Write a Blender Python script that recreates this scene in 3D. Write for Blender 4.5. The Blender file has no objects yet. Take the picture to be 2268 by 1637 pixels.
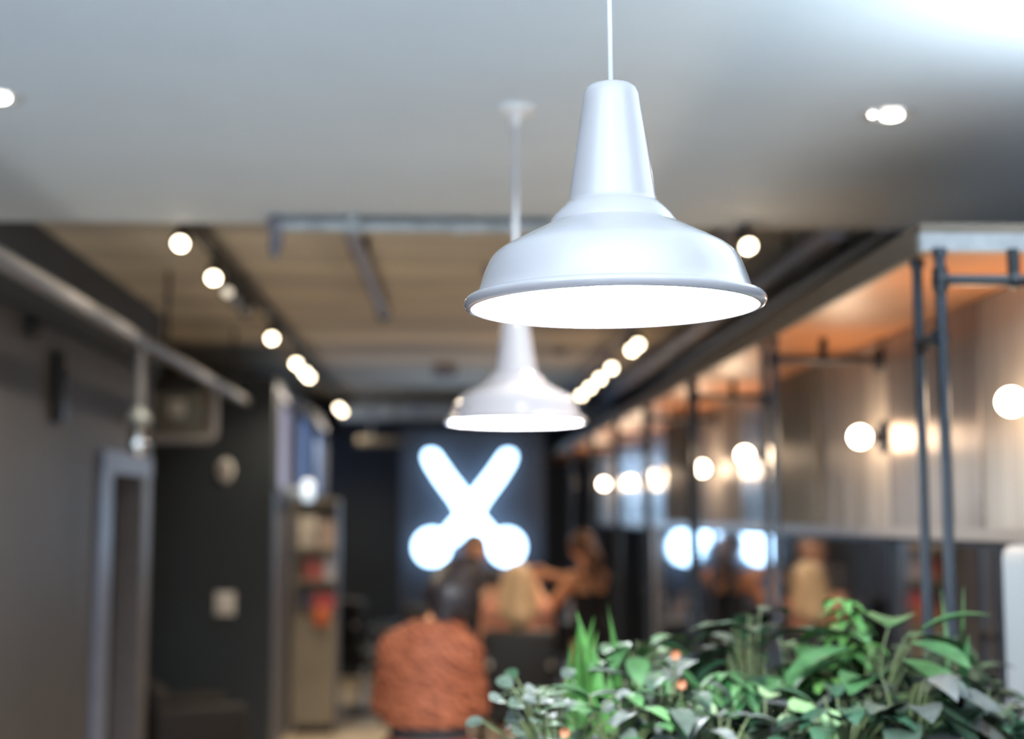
import bpy, bmesh, math, random
import numpy as np
from mathutils import Vector, Matrix, noise
R = math.radians
PI = math.pi
sc = bpy.context.scene
COL = sc.collection

# ---------------------------------------------------------------- camera, world, exposure
EYE = Vector((0, 0, 1.75))
PITCH, YAW, F = 5.93, -2.71, 3150.0
cd = bpy.data.cameras.new('camera'); cam = bpy.data.objects.new('camera', cd); COL.objects.link(cam)
cam.location = EYE
cam.rotation_euler = (R(90 + PITCH), 0, R(YAW))
cd.lens = 50; cd.sensor_width = 36; cd.sensor_fit = 'HORIZONTAL'; cd.clip_start = 0.02
cd.dof.use_dof = True; cd.dof.focus_distance = 1.80; cd.dof.aperture_fstop = 2.05
sc.camera = cam
ROT = cam.rotation_euler.to_matrix()

sc.view_settings.view_transform = 'Standard'; sc.view_settings.look = 'None'
sc.view_settings.gamma = 1; sc.view_settings.exposure = 0.0
sc.view_settings.use_curve_mapping = False
try:
    sc.cycles.use_denoising = True
    sc.cycles.max_bounces = 8; sc.cycles.diffuse_bounces = 4; sc.cycles.glossy_bounces = 4
    sc.cycles.transparent_max_bounces = 8
    sc.cycles.sample_clamp_indirect = 6.0
    sc.cycles.caustics_reflective = False; sc.cycles.caustics_refractive = False
except Exception:
    pass

w = bpy.data.worlds.new('daylight'); sc.world = w; w.use_nodes = True
bg = w.node_tree.nodes['Background']
bg.inputs[0].default_value = (0.76, 0.84, 0.96, 1); bg.inputs[1].default_value = 1.7

def lamp(kind, name, loc, energy, color, size=0.1, rot=None, parent=None, **kw):
    l = bpy.data.lights.new(name, kind); l.energy = energy; l.color = color
    if kind in ('POINT', 'SPOT'): l.shadow_soft_size = size
    if kind == 'AREA': l.size = size
    for k, v in kw.items(): setattr(l, k, v)
    o = bpy.data.objects.new(name, l); COL.objects.link(o)
    o.location = loc
    if rot: o.rotation_euler = rot
    if parent: o.parent = parent
    return o

# ---------------------------------------------------------------- measuring helpers
def ray(px, py):
    d = Vector(((px - 1134) / F, -(py - 818.5) / F, -1))
    return ROT @ d
def at(px, py, y):
    """the point of the room at depth y that the photograph shows at px, py"""
    d = ray(px, py); return EYE + d * (y / d.y)
def at_z(px, py, z):
    d = ray(px, py); return EYE + d * ((z - EYE.z) / d.z)
def at_x(px, py, x):
    d = ray(px, py); return EYE + d * (x / d.x)

# ---------------------------------------------------------------- materials
def mat(name, col=(0.5, 0.5, 0.5), rough=0.5, metal=0.0, emit=None, es=0.0, coat=0.0, aniso=0.0, noise_amt=0.0,
        noise_scale=8.0, bump=0.0, bump_scale=60.0, stretch=(1, 1, 1), spec=0.5, trans=0.0):
    m = bpy.data.materials.new(name); m.use_nodes = True
    nt = m.node_tree; b = nt.nodes['Principled BSDF']
    b.inputs['Base Color'].default_value = (*col, 1); b.inputs['Roughness'].default_value = rough
    b.inputs['Metallic'].default_value = metal
    b.inputs['Specular IOR Level'].default_value = spec
    b.inputs['Coat Weight'].default_value = coat
    b.inputs['Coat Roughness'].default_value = 0.04
    b.inputs['Anisotropic'].default_value = aniso
    b.inputs['Transmission Weight'].default_value = trans
    if emit: b.inputs['Emission Color'].default_value = (*emit, 1); b.inputs['Emission Strength'].default_value = es
    tc = mp = None
    if noise_amt or bump:
        tc = nt.nodes.new('ShaderNodeTexCoord'); mp = nt.nodes.new('ShaderNodeMapping')
        nt.links.new(tc.outputs['Object'], mp.inputs[0]); mp.inputs['Scale'].default_value = stretch
    if noise_amt:
        n = nt.nodes.new('ShaderNodeTexNoise'); n.inputs['Scale'].default_value = noise_scale; n.inputs['Detail'].default_value = 5
        nt.links.new(mp.outputs[0], n.inputs[0])
        r = nt.nodes.new('ShaderNodeValToRGB')
        r.color_ramp.elements[0].position = 0.3; r.color_ramp.elements[1].position = 0.7
        r.color_ramp.elements[0].color = (*[c * (1 - noise_amt) for c in col], 1)
        r.color_ramp.elements[1].color = (*[min(1, c * (1 + noise_amt)) for c in col], 1)
        nt.links.new(n.outputs[0], r.inputs[0]); nt.links.new(r.outputs[0], b.inputs['Base Color'])
    if bump:
        n2 = nt.nodes.new('ShaderNodeTexNoise'); n2.inputs['Scale'].default_value = bump_scale
        nt.links.new(mp.outputs[0], n2.inputs[0])
        bp = nt.nodes.new('ShaderNodeBump'); bp.inputs['Strength'].default_value = bump; bp.inputs['Distance'].default_value = 0.01
        nt.links.new(n2.outputs[0], bp.inputs['Height']); nt.links.new(bp.outputs[0], b.inputs['Normal'])
    return m

M = {}
M['plaster'] = mat('cool_white_plaster', (0.70, 0.79, 0.86), 0.7, noise_amt=0.015, noise_scale=3, bump=0.05, bump_scale=30)
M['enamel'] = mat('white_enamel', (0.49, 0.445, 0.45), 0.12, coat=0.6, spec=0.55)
M['enamel_in'] = mat('white_enamel_inside', (0.92, 0.92, 0.92), 0.5)
M['cord'] = mat('white_cord', (0.62, 0.62, 0.65), 0.35)
M['bulb'] = mat('lit_bulb', (1, 1, 1), 0.4, emit=(0.97, 0.99, 1.0), es=40)
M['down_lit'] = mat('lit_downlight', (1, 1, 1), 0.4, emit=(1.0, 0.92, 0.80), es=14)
M['down_trim'] = mat('downlight_trim', (0.62, 0.66, 0.69), 0.3, metal=0.3)
M['spot_lit'] = mat('lit_spot', (1, 1, 1), 0.4, emit=(1.0, 0.84, 0.58), es=14)
M['spot_dim'] = mat('dim_spot', (1, 1, 1), 0.4, emit=(1.0, 0.85, 0.60), es=0.8)
M['spot_off'] = mat('unlit_spot', (0.30, 0.32, 0.35), 0.25)
M['black_metal'] = mat('black_metal', (0.018, 0.020, 0.024), 0.35, metal=0.2, noise_amt=0.2, noise_scale=20)
M['steel_blue'] = mat('painted_post', (0.022, 0.029, 0.040), 0.4, noise_amt=0.2)
M['track'] = mat('track_black', (0.035, 0.032, 0.03), 0.5)
M['globe'] = mat('lit_globe', (1, 1, 1), 0.3, emit=(1.0, 0.79, 0.58), es=24)
M['sign'] = mat('lit_sign', (1, 1, 1), 0.3, emit=(0.42, 0.68, 1.0), es=8)
M['sign_back'] = mat('sign_can', (0.2, 0.22, 0.25), 0.4)
M['wall_grey'] = mat('grey_wall_paint', (0.054, 0.053, 0.056), 0.55, noise_amt=0.10, noise_scale=1.5)
M['wall_dark'] = mat('dark_wall_paint', (0.020, 0.027, 0.033), 0.6, noise_amt=0.12, noise_scale=2)
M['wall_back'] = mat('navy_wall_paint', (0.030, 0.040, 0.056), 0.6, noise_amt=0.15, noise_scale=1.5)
M['panel_dark'] = mat('charcoal_panel', (0.045, 0.052, 0.066), 0.45, noise_amt=0.1, noise_scale=2)
M['lavender'] = mat('lavender_render', (0.13, 0.135, 0.165), 0.5, noise_amt=0.08)
M['galv'] = mat('galvanised_pipe', (0.42, 0.47, 0.50), 0.45, metal=0.5, noise_amt=0.25, noise_scale=14)
M['grey_pipe'] = mat('grey_painted_pipe', (0.19, 0.185, 0.195), 0.4, noise_amt=0.08)
M['dull_pipe'] = mat('dull_purple_pipe', (0.25, 0.25, 0.30), 0.5, noise_amt=0.12)
M['duct'] = mat('blue_grey_duct', (0.68, 0.80, 1.0), 0.45, metal=0.0, noise_amt=0.3, noise_scale=6)
M['frame_light'] = mat('pale_door_frame', (0.17, 0.20, 0.29), 0.4, noise_amt=0.1)
M['frame_grey'] = mat('grey_door_frame', (0.14, 0.135, 0.145), 0.4, noise_amt=0.1)
M['white_plastic'] = mat('white_plastic', (0.80, 0.78, 0.74), 0.4)
M['white_cab'] = mat('white_cabinet', (0.30, 0.34, 0.37), 0.4)
M['chrome'] = mat('chrome', (0.75, 0.77, 0.8), 0.12, metal=1.0)
M['black_vinyl'] = mat('black_vinyl', (0.009, 0.008, 0.008), 0.55, bump=0.1, bump_scale=40)
M['brown_vinyl'] = mat('dark_brown_leather', (0.008, 0.005, 0.004), 0.7, noise_amt=0.2)
M['beige_board'] = mat('beige_board', (0.26, 0.225, 0.17), 0.6, noise_amt=0.12, noise_scale=3)
M['shelf_copper'] = mat('copper_brown_board', (0.55, 0.22, 0.085), 0.42, noise_amt=0.18, noise_scale=4, stretch=(1, 0.3, 1))
M['shelf_edge'] = mat('board_edge', (0.13, 0.095, 0.065), 0.5, noise_amt=0.12)
M['shelf_cap'] = mat('pale_metal_end_cap', (0.42, 0.42, 0.42), 0.45, noise_amt=0.15, noise_scale=25)
M['rail'] = mat('pale_metal_rail', (0.42, 0.37, 0.33), 0.35, metal=0.5)
M['mirror'] = mat('mirror_glass', (0.78, 0.80, 0.82), 0.045, metal=1.0)
M['stile'] = mat('bronze_stile', (0.22, 0.19, 0.17), 0.35, metal=0.5)
M['wood_black'] = mat('black_stained_board', (0.03, 0.028, 0.026), 0.5, noise_amt=0.2)
M['bounce_floor'] = mat('pale_bounce_floor', (0.66, 0.72, 0.78), 0.3, noise_amt=0.05)  # unseen front floor, pale cool tint chosen to bounce light onto the ceiling
M['soil'] = mat('potting_soil', (0.05, 0.035, 0.025), 0.9, noise_amt=0.4, noise_scale=40)
M['planter'] = mat('grey_planter', (0.12, 0.115, 0.11), 0.6, noise_amt=0.1)
M['pane_blue'] = mat('frosted_blue_pane', (0.16, 0.25, 0.45), 0.7, emit=(0.22, 0.36, 0.70), es=0.5)
M['pane_lav'] = mat('frosted_lavender_pane', (0.30, 0.30, 0.38), 0.7, emit=(0.45, 0.45, 0.62), es=0.5)
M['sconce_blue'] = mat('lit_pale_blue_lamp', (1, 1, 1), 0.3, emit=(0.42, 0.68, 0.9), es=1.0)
M['glossgrey'] = mat('grey_plastic_case', (0.22, 0.22, 0.19), 0.4, noise_amt=0.15)
M['skin'] = mat('skin', (0.78, 0.38, 0.20), 0.5, noise_amt=0.06, noise_scale=12)
M['skin2'] = mat('fair_skin', (0.70, 0.40, 0.27), 0.5, noise_amt=0.06, noise_scale=12)
M['hair_black'] = mat('black_hair', (0.018, 0.012, 0.014), 0.45, bump=0.4, bump_scale=90, stretch=(1, 1, 0.15), noise_amt=0.3)
M['hair_brown'] = mat('brown_hair', (0.10, 0.045, 0.022), 0.45, bump=0.4, bump_scale=90, stretch=(1, 1, 0.15), noise_amt=0.35)
M['hair_blond'] = mat('blond_hair', (0.62, 0.43, 0.26), 0.45, bump=0.4, bump_scale=90, stretch=(1, 1, 0.15), noise_amt=0.3)
M['cloth_black'] = mat('black_cloth', (0.012, 0.012, 0.014), 0.8)
M['cloth_coral'] = mat('coral_cloth', (0.74, 0.32, 0.21), 0.75, noise_amt=0.2, noise_scale=9)
M['cloth_grey'] = mat('dark_blue_cloth', (0.025, 0.028, 0.04), 0.8, noise_amt=0.2)
M['cloth_trouser'] = mat('dark_trouser_cloth', (0.03, 0.016, 0.014), 0.8)
M['cloth_red'] = mat('dark_red_trouser_cloth', (0.16, 0.035, 0.02), 0.8)
M['eye'] = mat('eye', (0.02, 0.015, 0.012), 0.2)
M['lips'] = mat('lips', (0.45, 0.12, 0.10), 0.4)

def rust_shirt():
    m = mat('rust_orange_patterned_cloth', (0.42, 0.105, 0.04), 0.75)
    nt = m.node_tree; b = nt.nodes['Principled BSDF']
    tc = nt.nodes.new('ShaderNodeTexCoord'); mp = nt.nodes.new('ShaderNodeMapping')
    mp.inputs['Rotation'].default_value = (0, R(-28), 0)
    nt.links.new(tc.outputs['Object'], mp.inputs[0])
    wv = nt.nodes.new('ShaderNodeTexWave'); wv.bands_direction = 'Z'; wv.inputs['Scale'].default_value = 8
    wv.inputs['Distortion'].default_value = 6; wv.inputs['Detail'].default_value = 2; wv.inputs['Detail Scale'].default_value = 2.5
    nt.links.new(mp.outputs[0], wv.inputs[0])
    r = nt.nodes.new('ShaderNodeValToRGB')
    r.color_ramp.elements[0].position = 0.35; r.color_ramp.elements[0].color = (0.15, 0.030, 0.008, 1)
    r.color_ramp.elements[1].position = 0.95; r.color_ramp.elements[1].color = (0.40, 0.12, 0.050, 1)
    nt.links.new(wv.outputs[0], r.inputs[0]); nt.links.new(r.outputs[0], b.inputs['Base Color'])
    return m
M['rust'] = rust_shirt()

def concrete():
    m = mat('tan_board_marked_concrete', (0.3, 0.24, 0.16), 0.85)
    nt = m.node_tree; b = nt.nodes['Principled BSDF']
    tc = nt.nodes.new('ShaderNodeTexCoord')
    mp = nt.nodes.new('ShaderNodeMapping'); mp.inputs['Scale'].default_value = (0.35, 1.4, 1)
    nt.links.new(tc.outputs['Object'], mp.inputs[0])
    n = nt.nodes.new('ShaderNodeTexNoise'); n.inputs['Scale'].default_value = 1.6; n.inputs['Detail'].default_value = 8; n.inputs['Roughness'].default_value = 0.62
    nt.links.new(mp.outputs[0], n.inputs[0])
    r = nt.nodes.new('ShaderNodeValToRGB')
    e = r.color_ramp.elements
    e[0].position = 0.30; e[0].color = (0.36, 0.34, 0.30, 1)
    e[1].position = 0.72; e[1].color = (0.80, 0.73, 0.59, 1)
    wv = nt.nodes.new('ShaderNodeTexNoise'); wv.noise_dimensions = '1D'; wv.inputs['Scale'].default_value = 1.3; wv.inputs['Detail'].default_value = 3
    sx = nt.nodes.new('ShaderNodeSeparateXYZ'); nt.links.new(tc.outputs['Object'], sx.inputs[0]); nt.links.new(sx.outputs[1], wv.inputs['W'])
    mm = nt.nodes.new('ShaderNodeMath'); mm.operation = 'ADD'; nt.links.new(n.outputs[0], mm.inputs[0]); nt.links.new(wv.outputs[0], mm.inputs[1])
    mh = nt.nodes.new('ShaderNodeMath'); mh.operation = 'MULTIPLY'; mh.inputs[1].default_value = 0.5; nt.links.new(mm.outputs[0], mh.inputs[0])
    e[0].position = 0.36; e[1].position = 0.62
    nt.links.new(mh.outputs[0], r.inputs[0]); nt.links.new(r.outputs[0], b.inputs['Base Color'])
    return m
M['concrete'] = concrete()

def floor_mat():
    m = mat('pale_timber_floor', (0.5, 0.4, 0.28), 0.35)
    nt = m.node_tree; b = nt.nodes['Principled BSDF']
    tc = nt.nodes.new('ShaderNodeTexCoord')
    br = nt.nodes.new('ShaderNodeTexBrick'); br.inputs['Scale'].default_value = 1
    br.inputs['Brick Width'].default_value = 1.2; br.inputs['Row Height'].default_value = 0.14; br.inputs['Mortar Size'].default_value = 0.003
    br.inputs['Color1'].default_value = (0.80, 0.67, 0.50, 1); br.inputs['Color2'].default_value = (0.68, 0.56, 0.41, 1); br.inputs['Mortar'].default_value = (0.2, 0.15, 0.1, 1)
    nt.links.new(tc.outputs['Object'], br.inputs[0]); nt.links.new(br.outputs[0], b.inputs['Base Color'])
    return m
M['floor'] = floor_mat()

def brushed(name, col, rough, aniso=0.0, metal=0.9):
    """vertically streaked sheet metal"""
    m = mat(name, col, rough, metal=metal)
    nt = m.node_tree; b = nt.nodes['Principled BSDF']
    tc = nt.nodes.new('ShaderNodeTexCoord'); mp = nt.nodes.new('ShaderNodeMapping'); mp.inputs['Scale'].default_value = (1, 7, 0.12)
    nt.links.new(tc.outputs['Object'], mp.inputs[0])
    n = nt.nodes.new('ShaderNodeTexNoise'); n.inputs['Scale'].default_value = 3; n.inputs['Detail'].default_value = 4
    nt.links.new(mp.outputs[0], n.inputs[0])
    r = nt.nodes.new('ShaderNodeValToRGB')
    r.color_ramp.elements[0].position = 0.3; r.color_ramp.elements[1].position = 0.7
    r.color_ramp.elements[0].color = (*[c * 0.7 for c in col], 1); r.color_ramp.elements[1].color = (*[min(1, c * 1.25) for c in col], 1)
    nt.links.new(n.outputs[0], r.inputs[0]); nt.links.new(r.outputs[0], b.inputs['Base Color'])
    if aniso:
        b.inputs['Anisotropic'].default_value = aniso
        tg = nt.nodes.new('ShaderNodeTangent'); tg.direction_type = 'RADIAL'; tg.axis = 'Z'
        nt.links.new(tg.outputs[0], b.inputs['Tangent'])
    return m
M['sheet_bright'] = brushed('bright_brushed_steel', (0.85, 0.80, 0.77), 0.27, 0.97, 1.0)
M['sheet_smoke'] = brushed('smoky_brushed_steel', (0.42, 0.36, 0.32), 0.42, 0.9, 0.8)
M['sheet_dull'] = brushed('dull_bronze_sheet', (0.24, 0.20, 0.15), 0.42, 0.5, 0.4)
M['sheet_warm'] = brushed('beige_brushed_sheet', (0.44, 0.39, 0.34), 0.50, 0.85, 0.5)

# ---------------------------------------------------------------- mesh helpers
def V(*a): return Vector(a)
def box(bm, lo, hi, bev=0.0):
    lo = Vector(lo); hi = Vector(hi)
    r = bmesh.ops.create_cube(bm, size=1.0, matrix=Matrix.Translation((lo + hi) / 2) @ Matrix.Diagonal((*(hi - lo), 1)))
    if bev:
        es = list({e for v in r['verts'] for e in v.link_edges})
        bmesh.ops.bevel(bm, geom=es, offset=bev, segments=3, affect='EDGES', profile=0.5)
def cyl(bm, a, b, r1, r2=None, n=20, caps=True):
    a = Vector(a); b = Vector(b); r2 = r1 if r2 is None else r2
    d = b - a; q = d.to_track_quat('Z', 'Y').to_matrix().to_4x4()
    bmesh.ops.create_cone(bm, cap_ends=caps, segments=n, radius1=r1, radius2=r2, depth=d.length, matrix=Matrix.Translation((a + b) / 2) @ q)
def ball(bm, c, r, sx=1, sy=1, sz=1, n=20):
    bmesh.ops.create_uvsphere(bm, u_segments=n, v_segments=n // 2 + 2, radius=r, matrix=Matrix.Translation(Vector(c)) @ Matrix.Diagonal((sx, sy, sz, 1)))
def lathe(bm, prof, n=48, mtx=None, closed=False):
    rings = []
    for r, z in prof:
        if r < 1e-5: rings.append([bm.verts.new((0, 0, z))])
        else: rings.append([bm.verts.new((r * math.cos(2 * PI * i / n), r * math.sin(2 * PI * i / n), z)) for i in range(n)])
    pairs = list(zip(rings, rings[1:])) + ([(rings[-1], rings[0])] if closed else [])
    for a, b in pairs:
        for i in range(n):
            j = (i + 1) % n
            if len(a) == 1 and len(b) == 1: continue
            if len(a) == 1: bm.faces.new((a[0], b[j], b[i]))
            elif len(b) == 1: bm.faces.new((a[i], a[j], b[0]))
            else: bm.faces.new((a[i], a[j], b[j], b[i]))
    vs = [v for r_ in rings for v in r_]
    if mtx is not None: bmesh.ops.transform(bm, matrix=mtx, verts=vs)
def tube(bm, pts, rad, n=12):
    pts = [Vector(p) for p in pts]; rad = rad if isinstance(rad, (list, tuple)) else [rad] * len(pts)
    rings = []; up = None
    for i, p in enumerate(pts):
        t = (pts[min(i + 1, len(pts) - 1)] - pts[max(i - 1, 0)]).normalized()
        if up is None: up = t.orthogonal().normalized()
        up = (up - t * up.dot(t)).normalized(); s = t.cross(up)
        rings.append([bm.verts.new(p + (up * math.cos(2 * PI * k / n) + s * math.sin(2 * PI * k / n)) * rad[i]) for k in range(n)])
    for a, b in zip(rings, rings[1:]):
        for k in range(n): bm.faces.new((a[k], a[(k + 1) % n], b[(k + 1) % n], b[k]))
    bm.faces.new(rings[0][::-1]); bm.faces.new(rings[-1])
def arc(p, c, q, n=8):
    p, c, q = Vector(p), Vector(c), Vector(q)
    return [p.lerp(c, t / n).lerp(c.lerp(q, t / n), t / n) for t in range(n + 1)]
def wm(o):
    m = o.matrix_basis.copy()
    return wm(o.parent) @ m if o.parent else m
def link(name, me, m, parent=None, world=True, smooth=True):
    if m is not None: me.materials.append(m)
    o = bpy.data.objects.new(name, me); COL.objects.link(o)
    if parent:
        if world: me.transform(wm(parent).inverted())
        o.parent = parent
    if smooth:
        me.polygons.foreach_set('use_smooth', [True] * len(me.polygons))
        try: me.set_sharp_from_angle(angle=R(38))
        except Exception: pass
    me.update()
    return o
def obj(name, bm, m, parent=None, world=True, smooth=True):
    bmesh.ops.recalc_face_normals(bm, faces=bm.faces[:])
    me = bpy.data.meshes.new(name); bm.to_mesh(me); bm.free()
    return link(name, me, m, parent, world, smooth)
def part(name, m, parent, fn, *a, **k):
    bm = bmesh.new(); fn(bm, *a, **k); return obj(name, bm, m, parent)
def multi(name, m, parent, calls, world=True):
    bm = bmesh.new()
    for c in calls: c[0](bm, *c[1:])
    return obj(name, bm, m, parent, world)
def tag(o, label, cat, group=None):
    o['label'] = label; o['category'] = cat
    if group: o['group'] = group
    return o
def thing(name, label, cat, loc=(0, 0, 0), rot=(0, 0, 0), group=None):
    o = bpy.data.objects.new(name, None); COL.objects.link(o); o.empty_display_size = 0.1
    o.location = loc; o.rotation_euler = rot
    return tag(o, label, cat, group)
def struct(name, m, calls):
    o = multi(name, m, None, calls); o['kind'] = 'structure'; return o
def dup(root, loc=None, rot=None, label=None):
    def cp(o, par):
        c = o.copy(); COL.objects.link(c)
        if par: c.parent = par
        for ch in o.children: cp(ch, c)
        return c
    r = cp(root, None)
    if loc is not None: r.location = loc
    if rot is not None: r.rotation_euler = rot
    if label: r['label'] = label
    return r

# ---------------------------------------------------------------- the setting
XL, XR, XW = -1.88, 1.50, 3.4
ZW, ZC = 2.92, 3.06
DW = 5.65
struct('floor', M['floor'], [(box, (-3.6, 4.6, -0.1), (XW, 16.2, 0))])
struct('floor_front', M['bounce_floor'], [(box, (-3.6, -3.0, -0.1), (XW, 4.6, 0))])
struct('ceiling_front', M['plaster'], [(box, (-3.6, -3.0, ZW), (XW, DW, 3.3))])
struct('ceiling', M['concrete'], [(box, (-3.6, DW, ZC), (XW, 16.2, 3.3))])
struct('wall_back', M['wall_back'], [(box, (-3.6, 16.0, 0), (XW, 16.2, ZC))])
struct('wall_right', M['wall_grey'], [(box, (XW, -3.0, 0), (XW + 0.1, 16.2, 3.3))])
D0, D1, D2 = 8.02, 8.95, 9.25
struct('wall_left', M['wall_grey'], [(box, (XL - 0.12, -3.0, 0), (XL, D0, 3.3)), (box, (XL - 0.12, D0, 2.10), (XL, D2, 3.06)),
                                     (box, (XL - 0.12, D1 + 0.02, 0), (XL, D2, 2.10))])
struct('wall_storeroom', M['wall_dark'], [(box, (-3.7, 5.0, 0), (-3.6, 16.2, 3.3)), (box, (-3.6, D2 - 0.02, 0), (XL - 0.12, D2, ZC)), (box, (-3.6, 6.2, 0), (XL - 0.12, 6.3, ZC))])
struct('wall_bulkhead', M['wall_dark'], [(box, (-3.6, 10.7, 0), (-1.27, 10.82, 2.80))])
struct('wall_side', M['lavender'], [(box, (-1.39, 10.82, 0), (-1.27, 16.0, 1.95)), (box, (-1.39, 10.82, 2.68), (-1.27, 16.0, 2.80)), (box, (-3.6, 10.82, 2.74), (-1.39, 16.0, 2.80))])
o = struct('window_1', M['lavender'], [(box, (-1.40, y, 1.95), (-1.25, y + 0.07, 2.68)) for y in (10.83, 12.3, 13.8, 15.3)] +
       [(box, (-1.41, 10.83, 1.94), (-1.24, 15.99, 1.98)), (box, (-1.41, 10.83, 2.65), (-1.24, 15.99, 2.69))])
p_ = part('pane', M['pane_lav'], o, box, (-1.35, 10.9, 1.98), (-1.33, 12.3, 2.65))
p_ = part('pane', M['pane_blue'], o, box, (-1.35, 12.37, 1.98), (-1.33, 15.98, 2.65))
# doorway in the left wall
o = struct('door_1', M['frame_grey'], [(box, (XL - 0.14, D1 - 0.06, 0), (XL + 0.03, D1 + 0.16, 2.08))])
part('jamb', M['frame_light'], o, box, (XL - 0.14, D0 - 0.20, 0), (XL + 0.03, D0 + 0.05, 2.08))
part('head', M['frame_light'], o, box, (XL - 0.14, D0 - 0.20, 2.0), (XL + 0.035, D1 + 0.16, 2.12))
# the partition with brushed panels above and mirrors below
struct('wall_partition', M['stile'], [(box, (XR + 0.012, 2.9, 0), (XR + 0.10, 16.0, 2.36))])
struct('trim_1', M['rail'], [(box, (XR - 0.03, 2.9, 1.685), (XR + 0.012, 13.8, 1.72))])
struct('trim_2', M['wood_black'], [(box, (XR - 0.02, 2.9, 0), (XR + 0.012, 16.0, 0.55))])
struct('wall_partition_end', M['panel_dark'], [(box, (XR - 0.005, 13.75, 0.55), (XR + 0.012, 16.0, 2.36))])
# partition panel that carries the sign
struct('wall_sign', M['panel_dark'], [(box, (-0.44, 14.22, 0), (1.0, 14.32, 2.62))])

def make_shelf():
    t = thing('canopy_shelf', 'copper-brown board canopy running along the top of the mirrored partition on the right', 'canopy', (1.1, 3.18, 2.36))
    part('board', M['shelf_copper'], t, box, (1.12, 3.2, 2.36), (1.78, 15.9, 2.39))
    part('fascia', M['shelf_edge'], t, box, (1.10, 3.2, 2.36), (1.12, 15.9, 2.43))
    part('end_cap', M['shelf_cap'], t, box, (1.09, 3.17, 2.36), (1.80, 3.2, 2.40))
    part('top_board', M['shelf_edge'], t, box, (1.12, 3.2, 2.40), (1.78, 15.9, 2.43))
make_shelf()

# wall panels: (y0, y1, material, label)
PAN = [(2.92, 3.88, 'sheet_warm', 'pale beige brushed wall panel nearest the camera, at the right edge'),
       (3.90, 4.70, 'sheet_smoke', 'shiny brushed steel wall panel behind the pair of tall dark posts'),
       (4.72, 5.58, 'sheet_warm', 'beige brushed wall panel left of the tall dark posts, behind the large single globe'),
       (5.60, 6.40, 'sheet_dull', 'dull olive ribbed wall panel between two black pipe frames'),
       (6.42, 7.10, 'sheet_bright', 'narrow mirror-bright wall panel glowing under the sign reflection'),
       (7.12, 8.60, 'sheet_warm', 'brushed wall panel behind the globe left of the glowing bright strip'),
       (8.62, 9.50, 'sheet_dull', 'dull tan curved-looking wall panel right of the two close-set globes'),
       (9.52, 10.4, 'sheet_bright', 'pale streaked wall panel above the grey upright, far along the wall'),
       (10.42, 12.0, 'sheet_bright', 'bluish brushed wall panel second from the far end'),
       (12.02, 13.7, 'sheet_warm', 'narrow-looking brushed wall panel at the far end of the row')]
for y0, y1, mm, lab in PAN:
    c = [(box, (XR - 0.008, y0, 1.72), (XR + 0.012, y1, 2.355))]
    if mm == 'sheet_dull':
        n = int((y1 - y0) / 0.07)
        for k in range(n):
            yy = y0 + (k + 0.5) * (y1 - y0) / n
            c.append((cyl, (XR - 0.008, yy, 1.722), (XR - 0.008, yy, 2.354), 0.022, None, 10))
    o = multi('wall_panel', M[mm], None, c)
    o.data.transform(Matrix.Translation((30, -(y0 + y1) / 2, 0))); o.location = (-30, (y0 + y1) / 2, 0)
    tag(o, lab, 'wall panel', 'brushed metal panels along the right partition')
MIR = [(2.92, 4.70, 'wide mirror nearest the camera at the right edge, under the first frame'),
       (4.72, 6.40, 'mirror below the beige panel with the large globe, right of centre plants'),
       (6.42, 7.90, 'mirror that shows the right half of the sign reflection'),
       (7.92, 9.98, 'mirror that shows the dark-haired stylist from the side'),
       (10.22, 12.0, 'mirror just past the grey upright, beside the standing stylist'),
       (12.02, 13.7, 'farthest mirror in the row, beside the dark back partition')]
for y0, y1, lab in MIR:
    t = thing('mirror', lab, 'mirror', (XR, (y0 + y1) / 2, 0.56), group='mirrors along the right partition')
    part('glass', M['mirror'], t, box, (XR - 0.004, y0 + 0.02, 0.56), (XR + 0.011, y1 - 0.02, 1.68))
    multi('frame', M['black_metal'], t, [(box, (XR - 0.012, y0, 0.56), (XR + 0.011, y0 + 0.02, 1.68)), (box, (XR - 0.012, y1 - 0.02, 0.56), (XR + 0.011, y1, 1.68)),
        (box, (XR - 0.012, y0, 0.55), (XR + 0.011, y1, 0.57)), (box, (XR - 0.012, y0, 1.668), (XR + 0.011, y1, 1.684))])
o = part('upright', M['rail'], None, box, (XR - 0.03, 10.0, 0.55), (XR + 0.012, 10.2, 1.684))
tag(o, 'grey-beige upright strip between two mirrors behind the standing stylist', 'upright')

# pipe frames under the canopy
def make_frame():
    t = thing('pipe_frame', '', 'frame', (1.12, 0, 0), group='black pipe frames along the partition')
    for dy in (0.0, 0.155):
        multi('post', M['steel_blue'], t, [(cyl, (1.12, dy, 0), (1.12, dy, 2.357), 0.0125), (cyl, (1.12, dy, 0), (1.12, dy, 0.012), 0.045),
                                            (cyl, (1.12, dy, 2.34), (1.12, dy, 2.357), 0.017)])
    for z in (2.155, 1.35, 0.4):
        multi('rung', M['black_metal'], t, [(cyl, (1.12, 0, z), (1.12, 0.155, z), 0.014), (cyl, (1.12, 0.012, z), (1.12, 0.035, z), 0.021), (cyl, (1.12, 0.125, z), (1.12, 0.143, z), 0.021)])
    multi('crossbar', M['black_metal'], t, [(cyl, (1.12, 0, 2.285), (XR - 0.01, 0, 2.285), 0.013), (cyl, (XR - 0.03, 0, 2.285), (XR - 0.01, 0, 2.285), 0.04)])
    multi('hanger', M['black_metal'], t, [(cyl, (1.29, 0, 2.285), (1.29, 0, 2.357), 0.014), (ball, (1.29, 0, 2.285), 0.020)])
    multi('elbow', M['black_metal'], t, [(ball, (1.12, 0, 2.285), 0.020), (cyl, (1.12, 0, 2.26), (1.12, 0, 2.31), 0.018)])
    return t
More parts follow.
